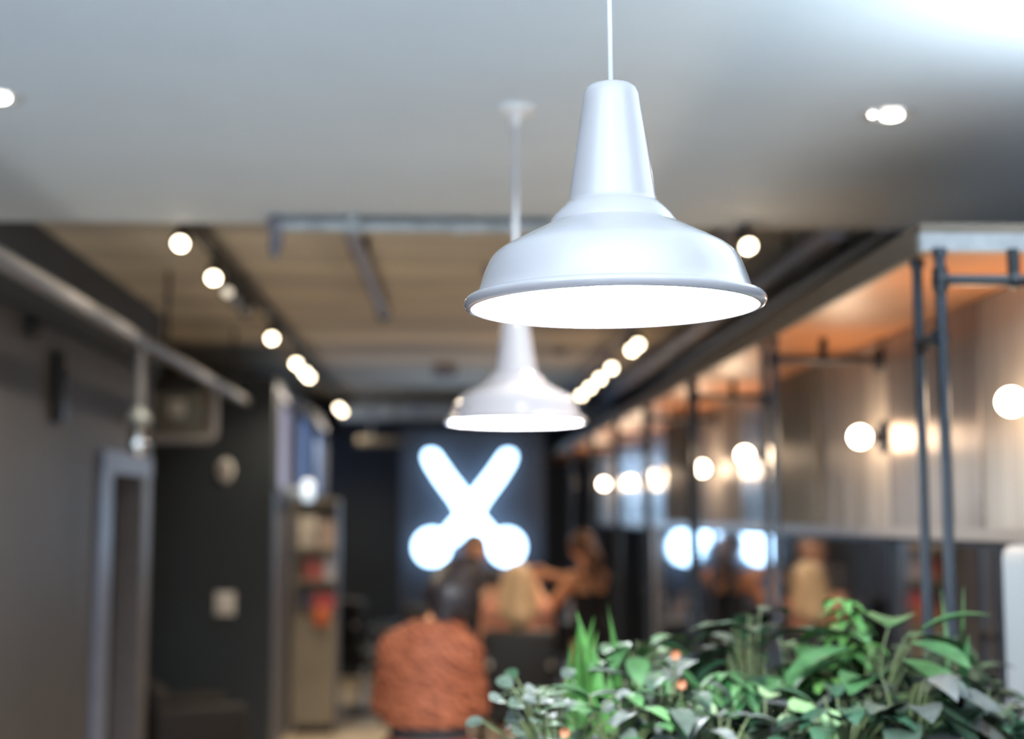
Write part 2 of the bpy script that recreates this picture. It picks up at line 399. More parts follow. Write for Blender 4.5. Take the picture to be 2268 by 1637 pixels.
FR = [(3.135, 'nearest of the black pipe frames, its pair of tall posts left of the right-edge globe'),
      (4.77, 'second black pipe frame from the camera, left of the large single globe'),
      (6.30, 'third black pipe frame from the camera, left of the brightest reflected strip'),
      (7.75, 'fourth pipe frame from the camera, left of the dull tan panel'),
      (9.15, 'fifth pipe frame from the camera, above the standing stylist in the mirror'),
      (10.7, 'second farthest pipe frame along the partition'),
      (12.3, 'farthest pipe frame, beside the dark back partition')]
f0 = make_frame()
for i, (y, lab) in enumerate(FR):
    f = f0 if i == 0 else dup(f0)
    f.location.y = y; f['label'] = lab

# globe sconces
def make_globe():
    t = thing('globe_sconce', '', 'wall lamp', (0, 0, 0), group='globe wall lamps along the partition')
    multi('mount', M['black_metal'], t, [(cyl, (-0.012, 0, 0), (0, 0, 0), 0.055, None, 28), (cyl, (-0.045, 0, 0), (-0.012, 0, 0), 0.016)])
    part('globe', M['globe'], t, ball, (-0.085, 0, 0), 0.0345, n=28)
    lamp('POINT', 'globe_light', (-0.15, 0, 0), 5, (1.0, 0.74, 0.50), 0.05, parent=t)
    return t
GL = [(2240, 890, 'large glowing globe wall lamp at the right edge of the photo'),
      (1905, 968, 'glowing globe wall lamp with a dark disc mount, left of the two tall posts'),
      (1650, 1008, 'glowing globe wall lamp above the bright strip and right half of the sign reflection'),
      (1555, 1038, 'glowing globe wall lamp above the left half of the sign reflection'),
      (1437, 1052, 'glowing globe wall lamp right of a close neighbour, third from the far end'),
      (1396, 1068, 'glowing globe wall lamp left of a close neighbour, second from the far end'),
      (1338, 1072, 'farthest glowing globe wall lamp, next to the dark back partition')]
g0 = make_globe()
for i, (px, py, lab) in enumerate(GL):
    p = at_x(px, py, XR - 0.093)
    g = g0 if i == 0 else dup(g0)
    g.location = (XR - 0.008, p.y, p.z); g['label'] = lab

# ---------------------------------------------------------------- pendants
def make_pendant(cord_r, cord_len, label):
    t = thing('pendant_lamp', label, 'pendant lamp', group='white enamel pendant lamps')
    out = [(0.024, 0.3005), (0.031, 0.2985), (0.0355, 0.2935), (0.0380, 0.2860), (0.0395, 0.272), (0.0490, 0.210), (0.0592, 0.143),
           (0.0600, 0.1390), (0.0620, 0.1370), (0.0655, 0.1350), (0.0727, 0.1275), (0.0810, 0.1185), (0.0845, 0.1120), (0.0853, 0.1095), (0.0880, 0.1080),
           (0.1090, 0.0975), (0.1330, 0.0850), (0.1500, 0.0755), (0.1600, 0.0680), (0.1665, 0.0590), (0.1735, 0.0430), (0.1795, 0.0250), (0.1836, 0.0145), (0.1856, 0.0115)]
    rim = []
    for k in range(11):
        a = PI * 0.62 - k * (PI * 1.55) / 10
        rim.append((0.1925 + 0.0078 * math.cos(a), 0.0035 + 0.0078 * math.sin(a)))
    ins = [(0.1862, 0.0), (0.1840, 0.0050)] + [(r - 0.0028, z - 0.0018) for r, z in reversed(out[:-1]) if r > 0.04 and z < 0.25]
    full = out + rim
    bm = bmesh.new(); lathe(bm, full, 96); obj('shade', bm, M['enamel'], t, world=False)
    bm = bmesh.new(); lathe(bm, [rim[-1]] + ins + [(0.0, 0.235)], 96)
    obj('reflector', bm, M['enamel_in'], t, world=False)
    bm = bmesh.new(); lathe(bm, [(0.0245, 0.3000), (0.024, 0.3010), (0.012, 0.3030), (0.0085, 0.3045), (0.0, 0.3050)], 40); obj('top_cap', bm, M['enamel'], t, world=False)
    bm = bmesh.new(); lathe(bm, [(0.0, 0.050), (0.022, 0.054), (0.036, 0.068), (0.040, 0.085), (0.036, 0.104), (0.024, 0.124), (0.019, 0.145), (0.019, 0.160), (0, 0.162)], 32)
    obj('bulb', bm, M['bulb'], t, world=False)
    bm = bmesh.new(); cyl(bm, (0, 0, 0.160), (0, 0, 0.234), 0.020); obj('socket', bm, M['cord'], t, world=False)
    bm = bmesh.new(); cyl(bm, (0, 0, 0.302), (0, 0, cord_len), cord_r); obj('cord', bm, M['cord'], t, world=False)
    z = cord_len
    bm = bmesh.new(); lathe(bm, [(0, z - 0.058), (0.011, z - 0.056), (0.018, z - 0.026), (0.026, z - 0.019), (0.050, z - 0.016), (0.056, z - 0.008), (0.056, z), (0, z)], 40)
    obj('canopy', bm, M['enamel_in'], t, world=False)
    lamp('POINT', 'bulb_light', (0, 0, 0.03), 95, (0.90, 0.96, 1.0), 0.035, parent=t)
    return t
p1 = at(1361, 678, 1.86)
ln = (ZW - p1.z)
t = make_pendant(0.0034, ln + 0.0, 'large sharp white enamel pendant lamp in front, hanging from a thin cord')
t.location = p1; t.rotation_euler = (0, R(-0.55), 0)
p2 = at(1142, 935, 3.98)
t = make_pendant(0.0085, ZW - p2.z, 'smaller blurred white pendant lamp behind and below the large front one')
t.location = p2

# ---------------------------------------------------------------- ceiling fittings
def downlight(loc, label, e=30):
    t = thing('ceiling_downlight', label, 'downlight', loc, group='round downlights in the white ceiling')
    bm = bmesh.new(); lathe(bm, [(0.060, 0.0), (0.060, -0.003), (0.080, -0.006), (0.084, -0.002), (0.084, 0.0)], 40, closed=True); obj('trim_ring', bm, M['down_trim'], t, world=False)
    bm = bmesh.new(); lathe(bm, [(0, -0.001), (0.060, -0.001), (0.060, 0), (0, 0)], 40); obj('baffle', bm, M['spot_off'], t, world=False)
    bm = bmesh.new(); ball(bm, (0.012, 0, -0.004), 0.030, sz=0.4); obj('bulb', bm, M['down_lit'], t, world=False)
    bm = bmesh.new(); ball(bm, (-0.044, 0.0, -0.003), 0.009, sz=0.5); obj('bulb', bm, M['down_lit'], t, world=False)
    lo_ = lamp('SPOT', 'downlight_beam', (0, 0, -0.03), e, (1.0, 0.95, 0.90), 0.03 if e < 100 else 0.12, parent=t, spot_size=R(95), spot_blend=0.6)
    if e < 1: lo_.rotation_euler = Vector((-0.15, 1.18, -0.75)).to_track_quat('-Z', 'Y').to_euler()
    return lo_.data
downlight(at_z(1966, 253, ZW), 'round recessed downlight in the white ceiling at upper right')
downlight(at_z(1375, 300, ZW), 'added unseen downlight behind the neck of the large pendant lamp, brightening the smaller one', 150)  # added lamp out of sight, brightens the right side of the smaller pendant
l = downlight((0.35, 2.80, ZW), 'added unseen angled downlight above the frame, brightening the smaller pendant lamp', 0.01)  # added lamp above the frame, brightens the front of the smaller pendant
l.energy = 95; l.color = (0.86, 0.94, 1.0); l.spot_size = R(46); l_ = l
downlight(at_z(-12, 214, ZW), 'round recessed downlight cut by the left edge of the photo')

def track(x, z, y0, y1, label, m):
    t = thing('lighting_track', label, 'lighting track', (x, y0, z))
    part('rail', m, t, box, (x - 0.022, y0, z), (x + 0.022, y1, z + 0.05), bev=0.004)
    y = y0 + 0.3
    while y < y1:
        part('stem', m, t, cyl, (x, y, z + 0.05), (x, y, ZC + 0.002), 0.008); y += 1.6
    return t
track(-1.075, 2.96, 5.72, 15.97, 'long black lighting track on the concrete ceiling left of the lamps', M['track'])
track(1.20, 2.93, 5.72, 15.2, 'grey lighting track on the concrete ceiling right of the large lamp', M['dull_pipe'])
def make_spot(kind):
    """head hangs from the track at the origin and looks towards the camera side"""
    t = thing('track_spotlight', '', 'spotlight', group='spotlights on the ceiling tracks')
    bm = bmesh.new(); cyl(bm, (0, 0, -0.045), (0, 0, 0), 0.009); box(bm, (-0.018, -0.04, -0.008), (0.018, 0.04, 0.0)); obj('arm', bm, M['track'], t, world=False)
    ax = Vector((0.05, -0.80, -0.60)).normalized(); c = Vector((0, 0, -0.075))
    bm = bmesh.new(); cyl(bm, c - ax * 0.05, c + ax * 0.055, 0.034, 0.040, 28); obj('head', bm, M['track'], t, world=False)
    bm = bmesh.new(); cyl(bm, c + ax * 0.050, c + ax * 0.0565, 0.027, 0.027, 28)
    obj('lens', bm, {'lit': M['spot_lit'], 'dim': M['spot_dim'], 'off': M['spot_off']}[kind], t, world=False)
    if kind == 'lit':
        l = lamp('SPOT', 'spot_beam', c + ax * 0.07, 50, (1.0, 0.84, 0.62), 0.03, parent=t, spot_size=R(150), spot_blend=0.8)
        l.rotation_euler = (R(-8), 0, 0)
    return t
protos = {}
SP = [('l', 371, 540, 'lit', 'lit spotlight nearest the camera on the left track'),
      ('l', 438, 616, 'lit', 'second lit spotlight on the left track, just above the dim one'),
      ('l', 458, 648, 'dim', 'dim pale spotlight on the left track'),
      ('l', 500, 668, 'off', 'unlit spotlight right beside the dim one on the left track'),
      ('l', 543, 690, 'off', 'unlit spotlight farther along, in the long dark gap of the left track'),
      ('l', 592, 750, 'lit', 'single lit spotlight in the middle of the left track'),
      ('l', 656, 806, 'lit', 'upper left one of three clustered lit spotlights on the left track'),
      ('l', 679, 826, 'lit', 'middle one of three clustered lit spotlights on the left track'),
      ('l', 690, 836, 'lit', 'lower right one of three clustered lit spotlights on the left track'),
      ('l', 757, 904, 'lit', 'left one of the farthest pair of spotlights on the left track'),
      ('l', 770, 912, 'lit', 'right one of the farthest pair of spotlights on the left track'),
      ('r', 1620, 546, 'lit', 'lit spotlight just behind the right shoulder of the large lamp'),
      ('r', 1390, 764, 'lit', 'upper one of the pair of lit spotlights just under the large lamp rim'),
      ('r', 1378, 776, 'lit', 'lower one of the pair of lit spotlights just under the large lamp rim'),
      ('r', 1330, 816, 'lit', 'top one of three lit spotlights in a row above the small lamp'),
      ('r', 1313, 839, 'lit', 'middle one of three lit spotlights in a row above the small lamp'),
      ('r', 1292, 859, 'lit', 'bottom one of three lit spotlights in a row above the small lamp'),
      ('r', 1265, 876, 'lit', 'farthest lit spotlight on the right track, half hidden by the small lamp')]
for side, px, py, kind, lab in SP:
    zt = 2.96 if side == 'l' else 2.93
    xc = -1.075 if side == 'l' else 1.20
    p = at_z(px, py, zt - 0.110)
    if kind not in protos: s = protos[kind] = make_spot(kind)
    else: s = dup(protos[kind])
    s.location = (xc, min(p.y + 0.045, 15.1 if side == 'r' else 15.92), zt); s['label'] = lab

def pipe(name, label, m, pts, r, extra=None, cat='pipe'):
    t = thing(name, label, cat, pts[0])
    part('tube', m, t, tube, pts, r, 16)
    for nm, mm, calls in extra or []: multi(nm, mm, t, calls)
    return t
pa = at(612, 490, 5.50); zz = ZW - 0.034
pipe('sprinkler_pipe', 'galvanised pipe running sideways along the edge of the white ceiling', M['galv'],
     [(pa.x, 5.5, zz), (0.42, 5.5, zz)], 0.030,
     [('elbow', M['dull_pipe'], [(ball, (pa.x, 5.5, zz), 0.040), (cyl, (pa.x, 5.5, zz), (pa.x, 5.5, zz - 0.10), 0.028), (cyl, (pa.x, 5.5, zz - 0.10), (pa.x - 0.01, 5.5, zz - 0.13), 0.018)]),
      ('bracket', M['galv'], [(box, (-0.385, 5.46, zz - 0.036), (-0.335, 5.54, ZW))]),
      ('coupling', M['galv'], [(cyl, (0.02, 5.5, zz), (0.10, 5.5, zz), 0.034)])])
pipe('conduit_pipe', 'grey conduit running away along the concrete ceiling left of the lamps', M['dull_pipe'],
     [(-0.415, 5.8, 2.975), (-0.375, 8.5, 2.975)], 0.036, [('end_cap', M['track'], [(cyl, (-0.375, 8.48, 2.975), (-0.374, 8.56, 2.975), 0.046), (cyl, (-0.374, 8.52, 2.975), (-0.374, 8.52, ZC + 0.002), 0.02)]),
      ('clip', M['track'], [(box, (-0.45, 6.6, 2.975), (-0.36, 6.63, ZC + 0.002))])])
pipe('cable_duct', 'dull purple-grey duct along the ceiling above the canopy on the right', M['dull_pipe'],
     [(1.60, 5.7, 2.93), (1.60, 15.9, 2.93)], 0.05, [*[('hanger', M['track'], [(box, (1.59, y, 2.93), (1.61, y + 0.03, ZC + 0.002))]) for y in (6.5, 9, 11.5, 14)]])
pipe('cable_duct', 'upper dark duct beside the purple-grey one at the right of the ceiling', M['steel_blue'],
     [(1.86, 5.7, 2.95), (1.86, 15.9, 2.95)], 0.05, [*[('hanger', M['track'], [(box, (1.85, y, 2.95), (1.87, y + 0.03, ZC + 0.002))]) for y in (6.5, 9, 11.5, 14)]])
pipe('ventilation_duct', 'pale blue-grey duct crossing the far end under the concrete ceiling', M['duct'],
     [(-1.1, 15.2, 2.88), (3.3, 15.2, 2.88)], 0.105, [*[('seam', M['galv'], [(cyl, (x, 15.2, 2.88), (x + 0.04, 15.2, 2.88), 0.112)]) for x in (-0.55, 0.1, 0.75, 1.5)],
      *[('strap', M['galv'], [(box, (x, 15.18, 2.88), (x + 0.03, 15.22, ZC + 0.002))]) for x in (-0.9, 0.4, 1.7)]])
pa = at(790, 978, 14.8); pb = at(1085, 975, 14.8)
pipe('light_bar', 'dim horizontal bar on the dark wall behind the sign tips', M['beige_board'],
     [(pa.x, 14.8, 2.53), (pb.x, 14.8, 2.53)], 0.045, [*[('rod', M['galv'], [(cyl, (x, 14.8, 2.53), (x, 14.8, ZC + 0.002), 0.01)]) for x in (pa.x + 0.15, pb.x - 0.15)]])
o = part('ceiling_speaker', M['dull_pipe'], None, lathe, [(0, -0.12), (0.09, -0.12), (0.10, -0.10), (0.10, 0), (0, 0)], 28, Matrix.Translation((0.0, 12.2, ZC + 0.002)))
tag(o, 'small round grey fitting on the far concrete ceiling left of the small lamp', 'ceiling fitting')
for (x, y) in ((0.25, 7.4), (0.9, 11.0)):
    o = part('ceiling_rose', M['dull_pipe'], None, cyl, (x, y, ZC + 0.002), (x, y, ZC - 0.05), 0.05)
    tag(o, 'small dark junction box on the concrete ceiling, ' + ('hidden close behind the large lamp' if y < 8 else 'far above the canopy'), 'junction box')

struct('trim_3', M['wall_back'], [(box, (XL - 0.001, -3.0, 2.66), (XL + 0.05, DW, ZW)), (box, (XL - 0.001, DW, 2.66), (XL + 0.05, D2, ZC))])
# dark painted band along the top of the left wall and the long pipe hung from it
pipe('wall_rail_pipe', 'long pale grey pipe running away along the top of the left wall', M['grey_pipe'],
     [(-1.48, 3.6, 2.607), (-1.48, 10.69, 2.607)], 0.036,
     [('dropper', M['grey_pipe'], [(cyl, (-1.48, 6.95, 2.607), (-1.48, 6.95, 2.28), 0.028)]),
      ('dropper', M['grey_pipe'], [(tube, [(-1.48, 9.2, 2.607), (-1.48, 9.2, 2.30)] + arc((-1.48, 9.2, 2.30), (-1.48, 9.2, 2.245), (-1.535, 9.2, 2.245)) + [(-1.87, 9.2, 2.245)], 0.028)]),
      *[('strut', M['track'], [(cyl, (-1.48, y, 2.607), (-1.48, y, ZW + 0.002 if y < DW else ZC + 0.002), 0.012)]) for y in (4.6, 7.6, 10.0)]])
t = thing('chrome_lantern', 'small shiny metal lantern hanging below the long pipe by the left wall', 'lantern', (-1.48, 6.95, 2.0))
part('glass', M['chrome'], t, lathe, [(0, 2.04), (0.03, 2.045), (0.045, 2.07), (0.05, 2.12), (0.042, 2.18), (0.028, 2.21), (0, 2.212)], 28, Matrix.Translation((-1.48, 6.95, 0)))
part('cap', M['galv'], t, lathe, [(0, 2.205), (0.055, 2.207), (0.062, 2.225), (0.035, 2.262), (0.02, 2.285), (0, 2.287)], 28, Matrix.Translation((-1.48, 6.95, 0)))
part('bulb', M['sconce_blue'], t, ball, (-1.47, 6.89, 2.10), 0.018)  # small glowing ball on the chrome body, put in as a glint

# things on the left walls
def at_wall(px, py): return at_x(px, py, XL + 0.01)
p = at_wall(126, 858)
t = thing('wall_speaker', 'tall narrow black speaker on the grey left wall', 'speaker', (XL, p.y, p.z))
part('case', M['black_vinyl'], t, box, (XL, p.y - 0.055, p.z - 0.17), (XL + 0.05, p.y + 0.055, p.z + 0.17), bev=0.012)
part('grille', M['black_metal'], t, box, (XL + 0.048, p.y - 0.045, p.z - 0.16), (XL + 0.056, p.y + 0.045, p.z + 0.16), bev=0.003)
p = at_wall(66, 727)
t = thing('wall_camera', 'small round black camera above the speaker on the left wall', 'camera', (XL, p.y, p.z))
part('dome', M['black_vinyl'], t, ball, (XL + 0.03, p.y, p.z), 0.045)
part('mount', M['black_metal'], t, cyl, (XL, p.y, p.z), (XL + 0.03, p.y, p.z), 0.045)
pa = at(350, 840, 10.6); pb = at(462, 965, 10.6)
t = thing('air_conditioner', 'olive-grey air unit on the dark wall behind the pipe loop', 'air conditioner', (pa.x, 10.7, pb.z))
part('casing', M['glossgrey'], t, box, (-2.16, 10.42, pb.z), (pb.x, 10.70, pa.z), bev=0.02)
part('top_louvre', M['black_vinyl'], t, box, (-2.15, 10.40, pa.z - 0.10), (pb.x - 0.02, 10.43, pa.z - 0.02))
part('badge', M['white_plastic'], t, box, (pa.x + 0.12, 10.41, pb.z + 0.13), (pa.x + 0.24, 10.425, pb.z + 0.25), bev=0.004)
p = at(499, 1042, 10.69)
t = thing('thermostat', 'pale rounded thermostat high on the dark wall', 'thermostat', (p.x, 10.7, p.z))
part('case', M['white_plastic'], t, ball, (p.x, 10.70, p.z), 0.07, 0.92, 0.3, 1.25)
part('dial', M['rail'], t, cyl, (p.x, 10.66, p.z), (p.x, 10.672, p.z), 0.045)
p = at(498, 1337, 10.69)
t = thing('light_switch', 'square white switch plate low on the dark wall', 'switch', (p.x, 10.7, p.z))
part('plate', M['white_plastic'], t, box, (p.x - 0.072, 10.685, p.z - 0.085), (p.x + 0.072, 10.70, p.z + 0.085), bev=0.005)
part('rocker', M['white_plastic'], t, box, (p.x - 0.03, 10.675, p.z - 0.04), (p.x + 0.03, 10.686, p.z + 0.04), bev=0.003)
p = at(683, 1088, 11.5)
t = thing('exit_light', 'small glowing pale blue lamp on the corner above the magazine stand', 'wall lamp', (-1.27, 11.5, p.z))
part('bracket', M['galv'], t, box, (-1.27, 11.47, p.z - 0.03), (p.x, 11.53, p.z + 0.03))
part('diffuser', M['sconce_blue'], t, box, (p.x - 0.045, 11.44, p.z - 0.085), (p.x + 0.045, 11.53, p.z + 0.085), bev=0.03)

# white cabinet at the right edge
t = thing('wall_cabinet', 'white rounded cabinet against the mirror at the right edge', 'cabinet', (1.42, 3.5, 1.24))
part('body', M['white_cab'], t, box, (1.40, 3.0, 1.24), (XR - 0.013, 3.56, 1.683), bev=0.03)
part('door', M['white_cab'], t, box, (1.392, 3.04, 1.28), (1.402, 3.52, 1.65), bev=0.004)

# magazine stand and magazines
sx0, sx1, sy = -1.24, -0.865, 11.8
t = thing('magazine_stand', 'tall beige magazine stand at the end of the side wall, left of centre', 'display stand', (-1.05, sy, 0))
part('back_panel', M['beige_board'], t, box, (sx0, sy + 0.20, 0.06), (sx1, sy + 0.23, 1.88))
for x in (sx0, sx1 - 0.02): part('side_panel', M['lavender'] if x > -1 else M['beige_board'], t, box, (x, sy, 0.06), (x + 0.02, sy + 0.20, 1.88))
part('top', M['beige_board'], t, box, (sx0, sy, 1.88), (sx1, sy + 0.23, 1.90))
SZ = [0.35, 0.72, 0.98, 1.22, 1.48]
for z in SZ: part('shelf', M['beige_board'], t, box, (sx0 + 0.02, sy, z), (sx1 - 0.02, sy + 0.20, z + 0.018))
part('door', M['beige_board'], t, box, (sx0 + 0.02, sy - 0.012, 0.08), (sx1 - 0.02, sy, 0.95))
part('plinth', M['black_vinyl'], t, box, (sx0 + 0.03, sy + 0.02, 0), (sx1 - 0.03, sy + 0.2, 0.06))
MG = [(1.50, -1.20, 0.15, 0.26, (0.55, 0.50, 0.42), 'cream magazine standing at the left of the top shelf of the stand'),
      (1.50, -1.03, 0.13, 0.22, (0.40, 0.30, 0.24), 'tan magazine standing at the right of the top shelf of the stand'),
      (1.24, -1.15, 0.16, 0.17, (0.42, 0.10, 0.08), 'brick-red magazine on the second shelf of the stand'),
      (1.24, -0.985, 0.09, 0.20, (0.45, 0.45, 0.50), 'pale grey magazine on the second shelf of the stand'),
      (1.00, -1.20, 0.12, 0.16, (0.05, 0.04, 0.06), 'black magazine on the third shelf of the stand'),
      (1.00, -1.07, 0.17, 0.13, (0.62, 0.10, 0.09), 'bright red magazine on the third shelf of the stand')]
for z, x, w_, h, c, lab in MG:
    m = mat('printed_cover', c, 0.35, noise_amt=0.35, noise_scale=18)
    t = thing('magazine', lab, 'magazine', (x, sy + 0.1, z), group='magazines on the stand')
    part('cover', m, t, box, (x, sy + 0.06, z), (x + w_, sy + 0.063, z + h))
    part('pages', M['white_plastic'], t, box, (x + 0.001, sy + 0.063, z + 0.001), (x + w_ - 0.003, sy + 0.07, z + h - 0.003))
o = part('hand_bag', mat('orange_leather', (0.60, 0.14, 0.04), 0.4), None, box, (-1.06, sy - 0.10, 0.88), (-0.93, sy - 0.015, 1.02), bev=0.025)
part('handle', M['brown_vinyl'], o, tube, arc((-1.04, sy - 0.06, 1.01), (-0.995, sy - 0.06, 1.14), (-0.95, sy - 0.06, 1.01)), 0.006)
part('hook', M['galv'], o, tube, [(-0.995, sy - 0.06, 1.078), (-0.995, sy - 0.03, 1.07), (-0.995, sy - 0.012, 1.07)], 0.005)
tag(o, 'small orange bag hanging on the front of the magazine stand', 'bag')

# ---------------------------------------------------------------- scissors sign
def make_sign():
    c = at(1040, 1145, 13.95)
    t = thing('scissors_sign', 'glowing white open-scissors sign on the dark partition in the middle', 'sign', (c.x, 14.0, c.z))
    k = 13.95 / F
    def blade(side):
        # centre line in photo pixels relative to (1040,1145), for the arm that ends in the lower left ring
        prof = [(89, -147, 3), (89, -144, 11), (87, -137, 16), (80, -123, 18), (57.5, -89, 19), (22.5, -43, 20), (-2, -3, 22), (-16, 15, 22), (-35.5, 35.6, 21), (-50, 50, 19)]
        bm = bmesh.new(); L = []; Rr = []
        pts = [Vector((a, 0, -b)) for a, b, _ in prof]
        for i, p in enumerate(pts):
            tg = (pts[min(i + 1, len(pts) - 1)] - pts[max(0, i - 1)]).normalized()
            n = Vector((-tg.z, 0, tg.x)); wd = prof[i][2] * 1.0
            L.append(p + n * wd); Rr.append(p - n * wd)
        poly = L + Rr[::-1]
        vs = []
        for dy in (-0.02, 0.03):
            vs.append([bm.verts.new((c.x + side * v.x * k, 14.0 + dy, c.z + v.z * k)) for v in poly])
        n = len(poly)
        for i in range(len(L) - 1):
            for q in (0, 1):
                bm.faces.new((vs[q][i], vs[q][i + 1], vs[q][n - 2 - i], vs[q][n - 1 - i]))
        for i in range(n):
            j = (i + 1) % n; bm.faces.new((vs[0][i], vs[0][j], vs[1][j], vs[1][i]))
        # ring end
        cx, cz = c.x + side * (-82) * k, c.z - 66 * k
        cyl(bm, (cx, 13.978, cz), (cx, 14.032, cz), 39 * k, None, 64)
        return bm
    for s in (1, -1):
        o = obj('blade', blade(s), M['sign'], t)
        if s == -1: o.location.y += 0.003
    for a, b in ((-80, 66), (80, 66), (70, -108), (-70, -108)): part('standoff', M['sign_back'], t, cyl, (c.x + a * k, 14.02, c.z - b * k), (c.x + a * k, 14.221, c.z - b * k), 0.012)
    return c
SC = make_sign()

# ---------------------------------------------------------------- figures (one smooth surface each)
def surf(prims, vox, cut=None):
    lo = np.full(3, 1e9); hi = -lo
    for pr in prims:
        r = max(pr['r'][0], pr['r'][1]) * max(1, *[1 / s for s in (pr['s'],)]) + 0.03
        r = max(pr['r']) + 0.04
        for q in (pr['a'], pr['b']):
            lo = np.minimum(lo, np.array(q) - r); hi = np.maximum(hi, np.array(q) + r)
    n = np.ceil((hi - lo) / vox).astype(int) + 2
    f = np.full(n, 0.15, np.float32)
    ax = [lo[i] + vox * np.arange(n[i]) for i in range(3)]
    for pr in prims:
        a = np.array(pr['a'], float); b = np.array(pr['b'], float); ra, rb = pr['r']; k = pr['k']; sq = pr['s']
        rm = max(ra, rb) + 0.05
        i0 = np.maximum(0, ((np.minimum(a, b) - rm - lo) / vox).astype(int)); i1 = np.minimum(n, ((np.maximum(a, b) + rm - lo) / vox).astype(int) + 2)
        sl = tuple(slice(i0[i], i1[i]) for i in range(3))
        X, Y, Z = np.meshgrid(ax[0][sl[0]], ax[1][sl[1]], ax[2][sl[2]], indexing='ij')
        P = np.stack([X, Y, Z], -1); d = b - a
        if sq != 1:   # flattened front to back
            sc_ = np.array([1, 1 / sq, 1]); P = a + (P - a) * sc_; d = d * sc_
        L = max(d @ d, 1e-9); tt = np.clip(((P - a) @ d) / L, 0, 1)
        dist = np.linalg.norm(P - a - tt[..., None] * d, axis=-1) - (ra + (rb - ra) * tt)
        if sq != 1: dist = dist * (0.5 + 0.5 * sq)
        g = f[sl]; h = np.maximum(k - np.abs(g - dist), 0) / k
        f[sl] = np.minimum(g, dist) - h * h * k * 0.25
    if cut is not None:
        X, Y, Z = np.meshgrid(*ax, indexing='ij'); f = np.maximum(f, cut(X, Y, Z).astype(np.float32))
    s = f < 0
    c8 = [(i, j, k) for i in (0, 1) for j in (0, 1) for k in (0, 1)]
    sh = lambda A, o: A[o[0]:A.shape[0] - 1 + o[0], o[1]:A.shape[1] - 1 + o[1], o[2]:A.shape[2] - 1 + o[2]]
    cnt = sum(sh(s, o).astype(np.int8) for o in c8)
    act = (cnt > 0) & (cnt < 8); idx = np.full(act.shape, -1, np.int64); ids = np.argwhere(act); idx[act] = np.arange(len(ids))
    acc = np.zeros((len(ids), 3)); w_ = np.zeros(len(ids))
    g = {o: sh(f, o)[act] for o in c8}
    for o in c8:
        for d in range(3):
            if o[d]: continue
            p = list(o); p[d] = 1; p = tuple(p)
            a, b = g[o], g[p]; m = (a < 0) != (b < 0)
            tt = np.where(m, a / np.where(m, a - b, 1), 0)
            pos = np.array(o, float)[None].repeat(len(ids), 0); pos[:, d] += tt
            acc[m] += pos[m]; w_[m] += 1
    vert = (ids + acc / w_[:, None]) * vox + lo
    quads = []
    for d in range(3):
        e1, e2 = (d + 1) % 3, (d + 2) % 3
        A = s[tuple(slice(0, -1) if q == d else slice(1, -1) for q in range(3))]
        B = s[tuple(slice(1, None) if q == d else slice(1, -1) for q in range(3))]
        cr = np.argwhere(A != B); fl = A[A != B]
        base = cr.copy(); base[:, e1] += 1; base[:, e2] += 1
        def gi(o1, o2):
            q = base.copy(); q[:, e1] += o1; q[:, e2] += o2
            return idx[q[:, 0], q[:, 1], q[:, 2]]
        Q = np.stack([gi(-1, -1), gi(0, -1), gi(0, 0), gi(-1, 0)], 1)
        Q[~fl] = Q[~fl][:, ::-1]; quads.append(Q)
    Q = np.concatenate(quads)
    me = bpy.data.meshes.new('figure'); me.from_pydata(vert.tolist(), [], Q.tolist()); me.validate()
    return me
def C(a, b, ra, rb=None, k=0.03, s=1.0): return {'a': tuple(a), 'b': tuple(b), 'r': (ra, ra if rb is None else rb), 'k': k, 's': s}

def hand_prims(wr, d, palm_n, side):
    """wrist point, hand direction, palm normal; side = direction the thumb leaves"""
    d = Vector(d).normalized(); n = Vector(palm_n).normalized(); th = d.cross(n).normalized() * side
    wr = Vector(wr); out = []
    for q in (-0.026, -0.009, 0.009, 0.026):
        out.append(C(wr + th * q * 0.7, wr + d * 0.085 + th * q, 0.014, 0.012, 0.012))
    for q, ln_ in ((0.030, 0.068), (0.010, 0.078), (-0.010, 0.072), (-0.029, 0.056)):
        b = wr + d * 0.085 + th * q; m1 = b + (d * 0.93 + n * 0.35 + th * q * 2).normalized() * ln_ * 0.5
        m2 = m1 + (d * 0.6 + n * 0.8).normalized() * ln_ * 0.3; m3 = m2 + (d * 0.25 + n * 0.95).normalized() * ln_ * 0.25
        out += [C(b, m1, 0.0092, 0.0085, 0.004), C(m1, m2, 0.0085, 0.008, 0.004), C(m2, m3, 0.008, 0.007, 0.004)]
    b = wr + d * 0.025 + th * 0.022; m1 = b + (d * 0.55 + th * 0.8 + n * 0.3).normalized() * 0.042; m2 = m1 + (d * 0.8 + th * 0.35 + n * 0.5).normalized() * 0.036
    out += [C(b, m1, 0.012, 0.0105, 0.008), C(m1, m2, 0.010, 0.0085, 0.004)]
    return out

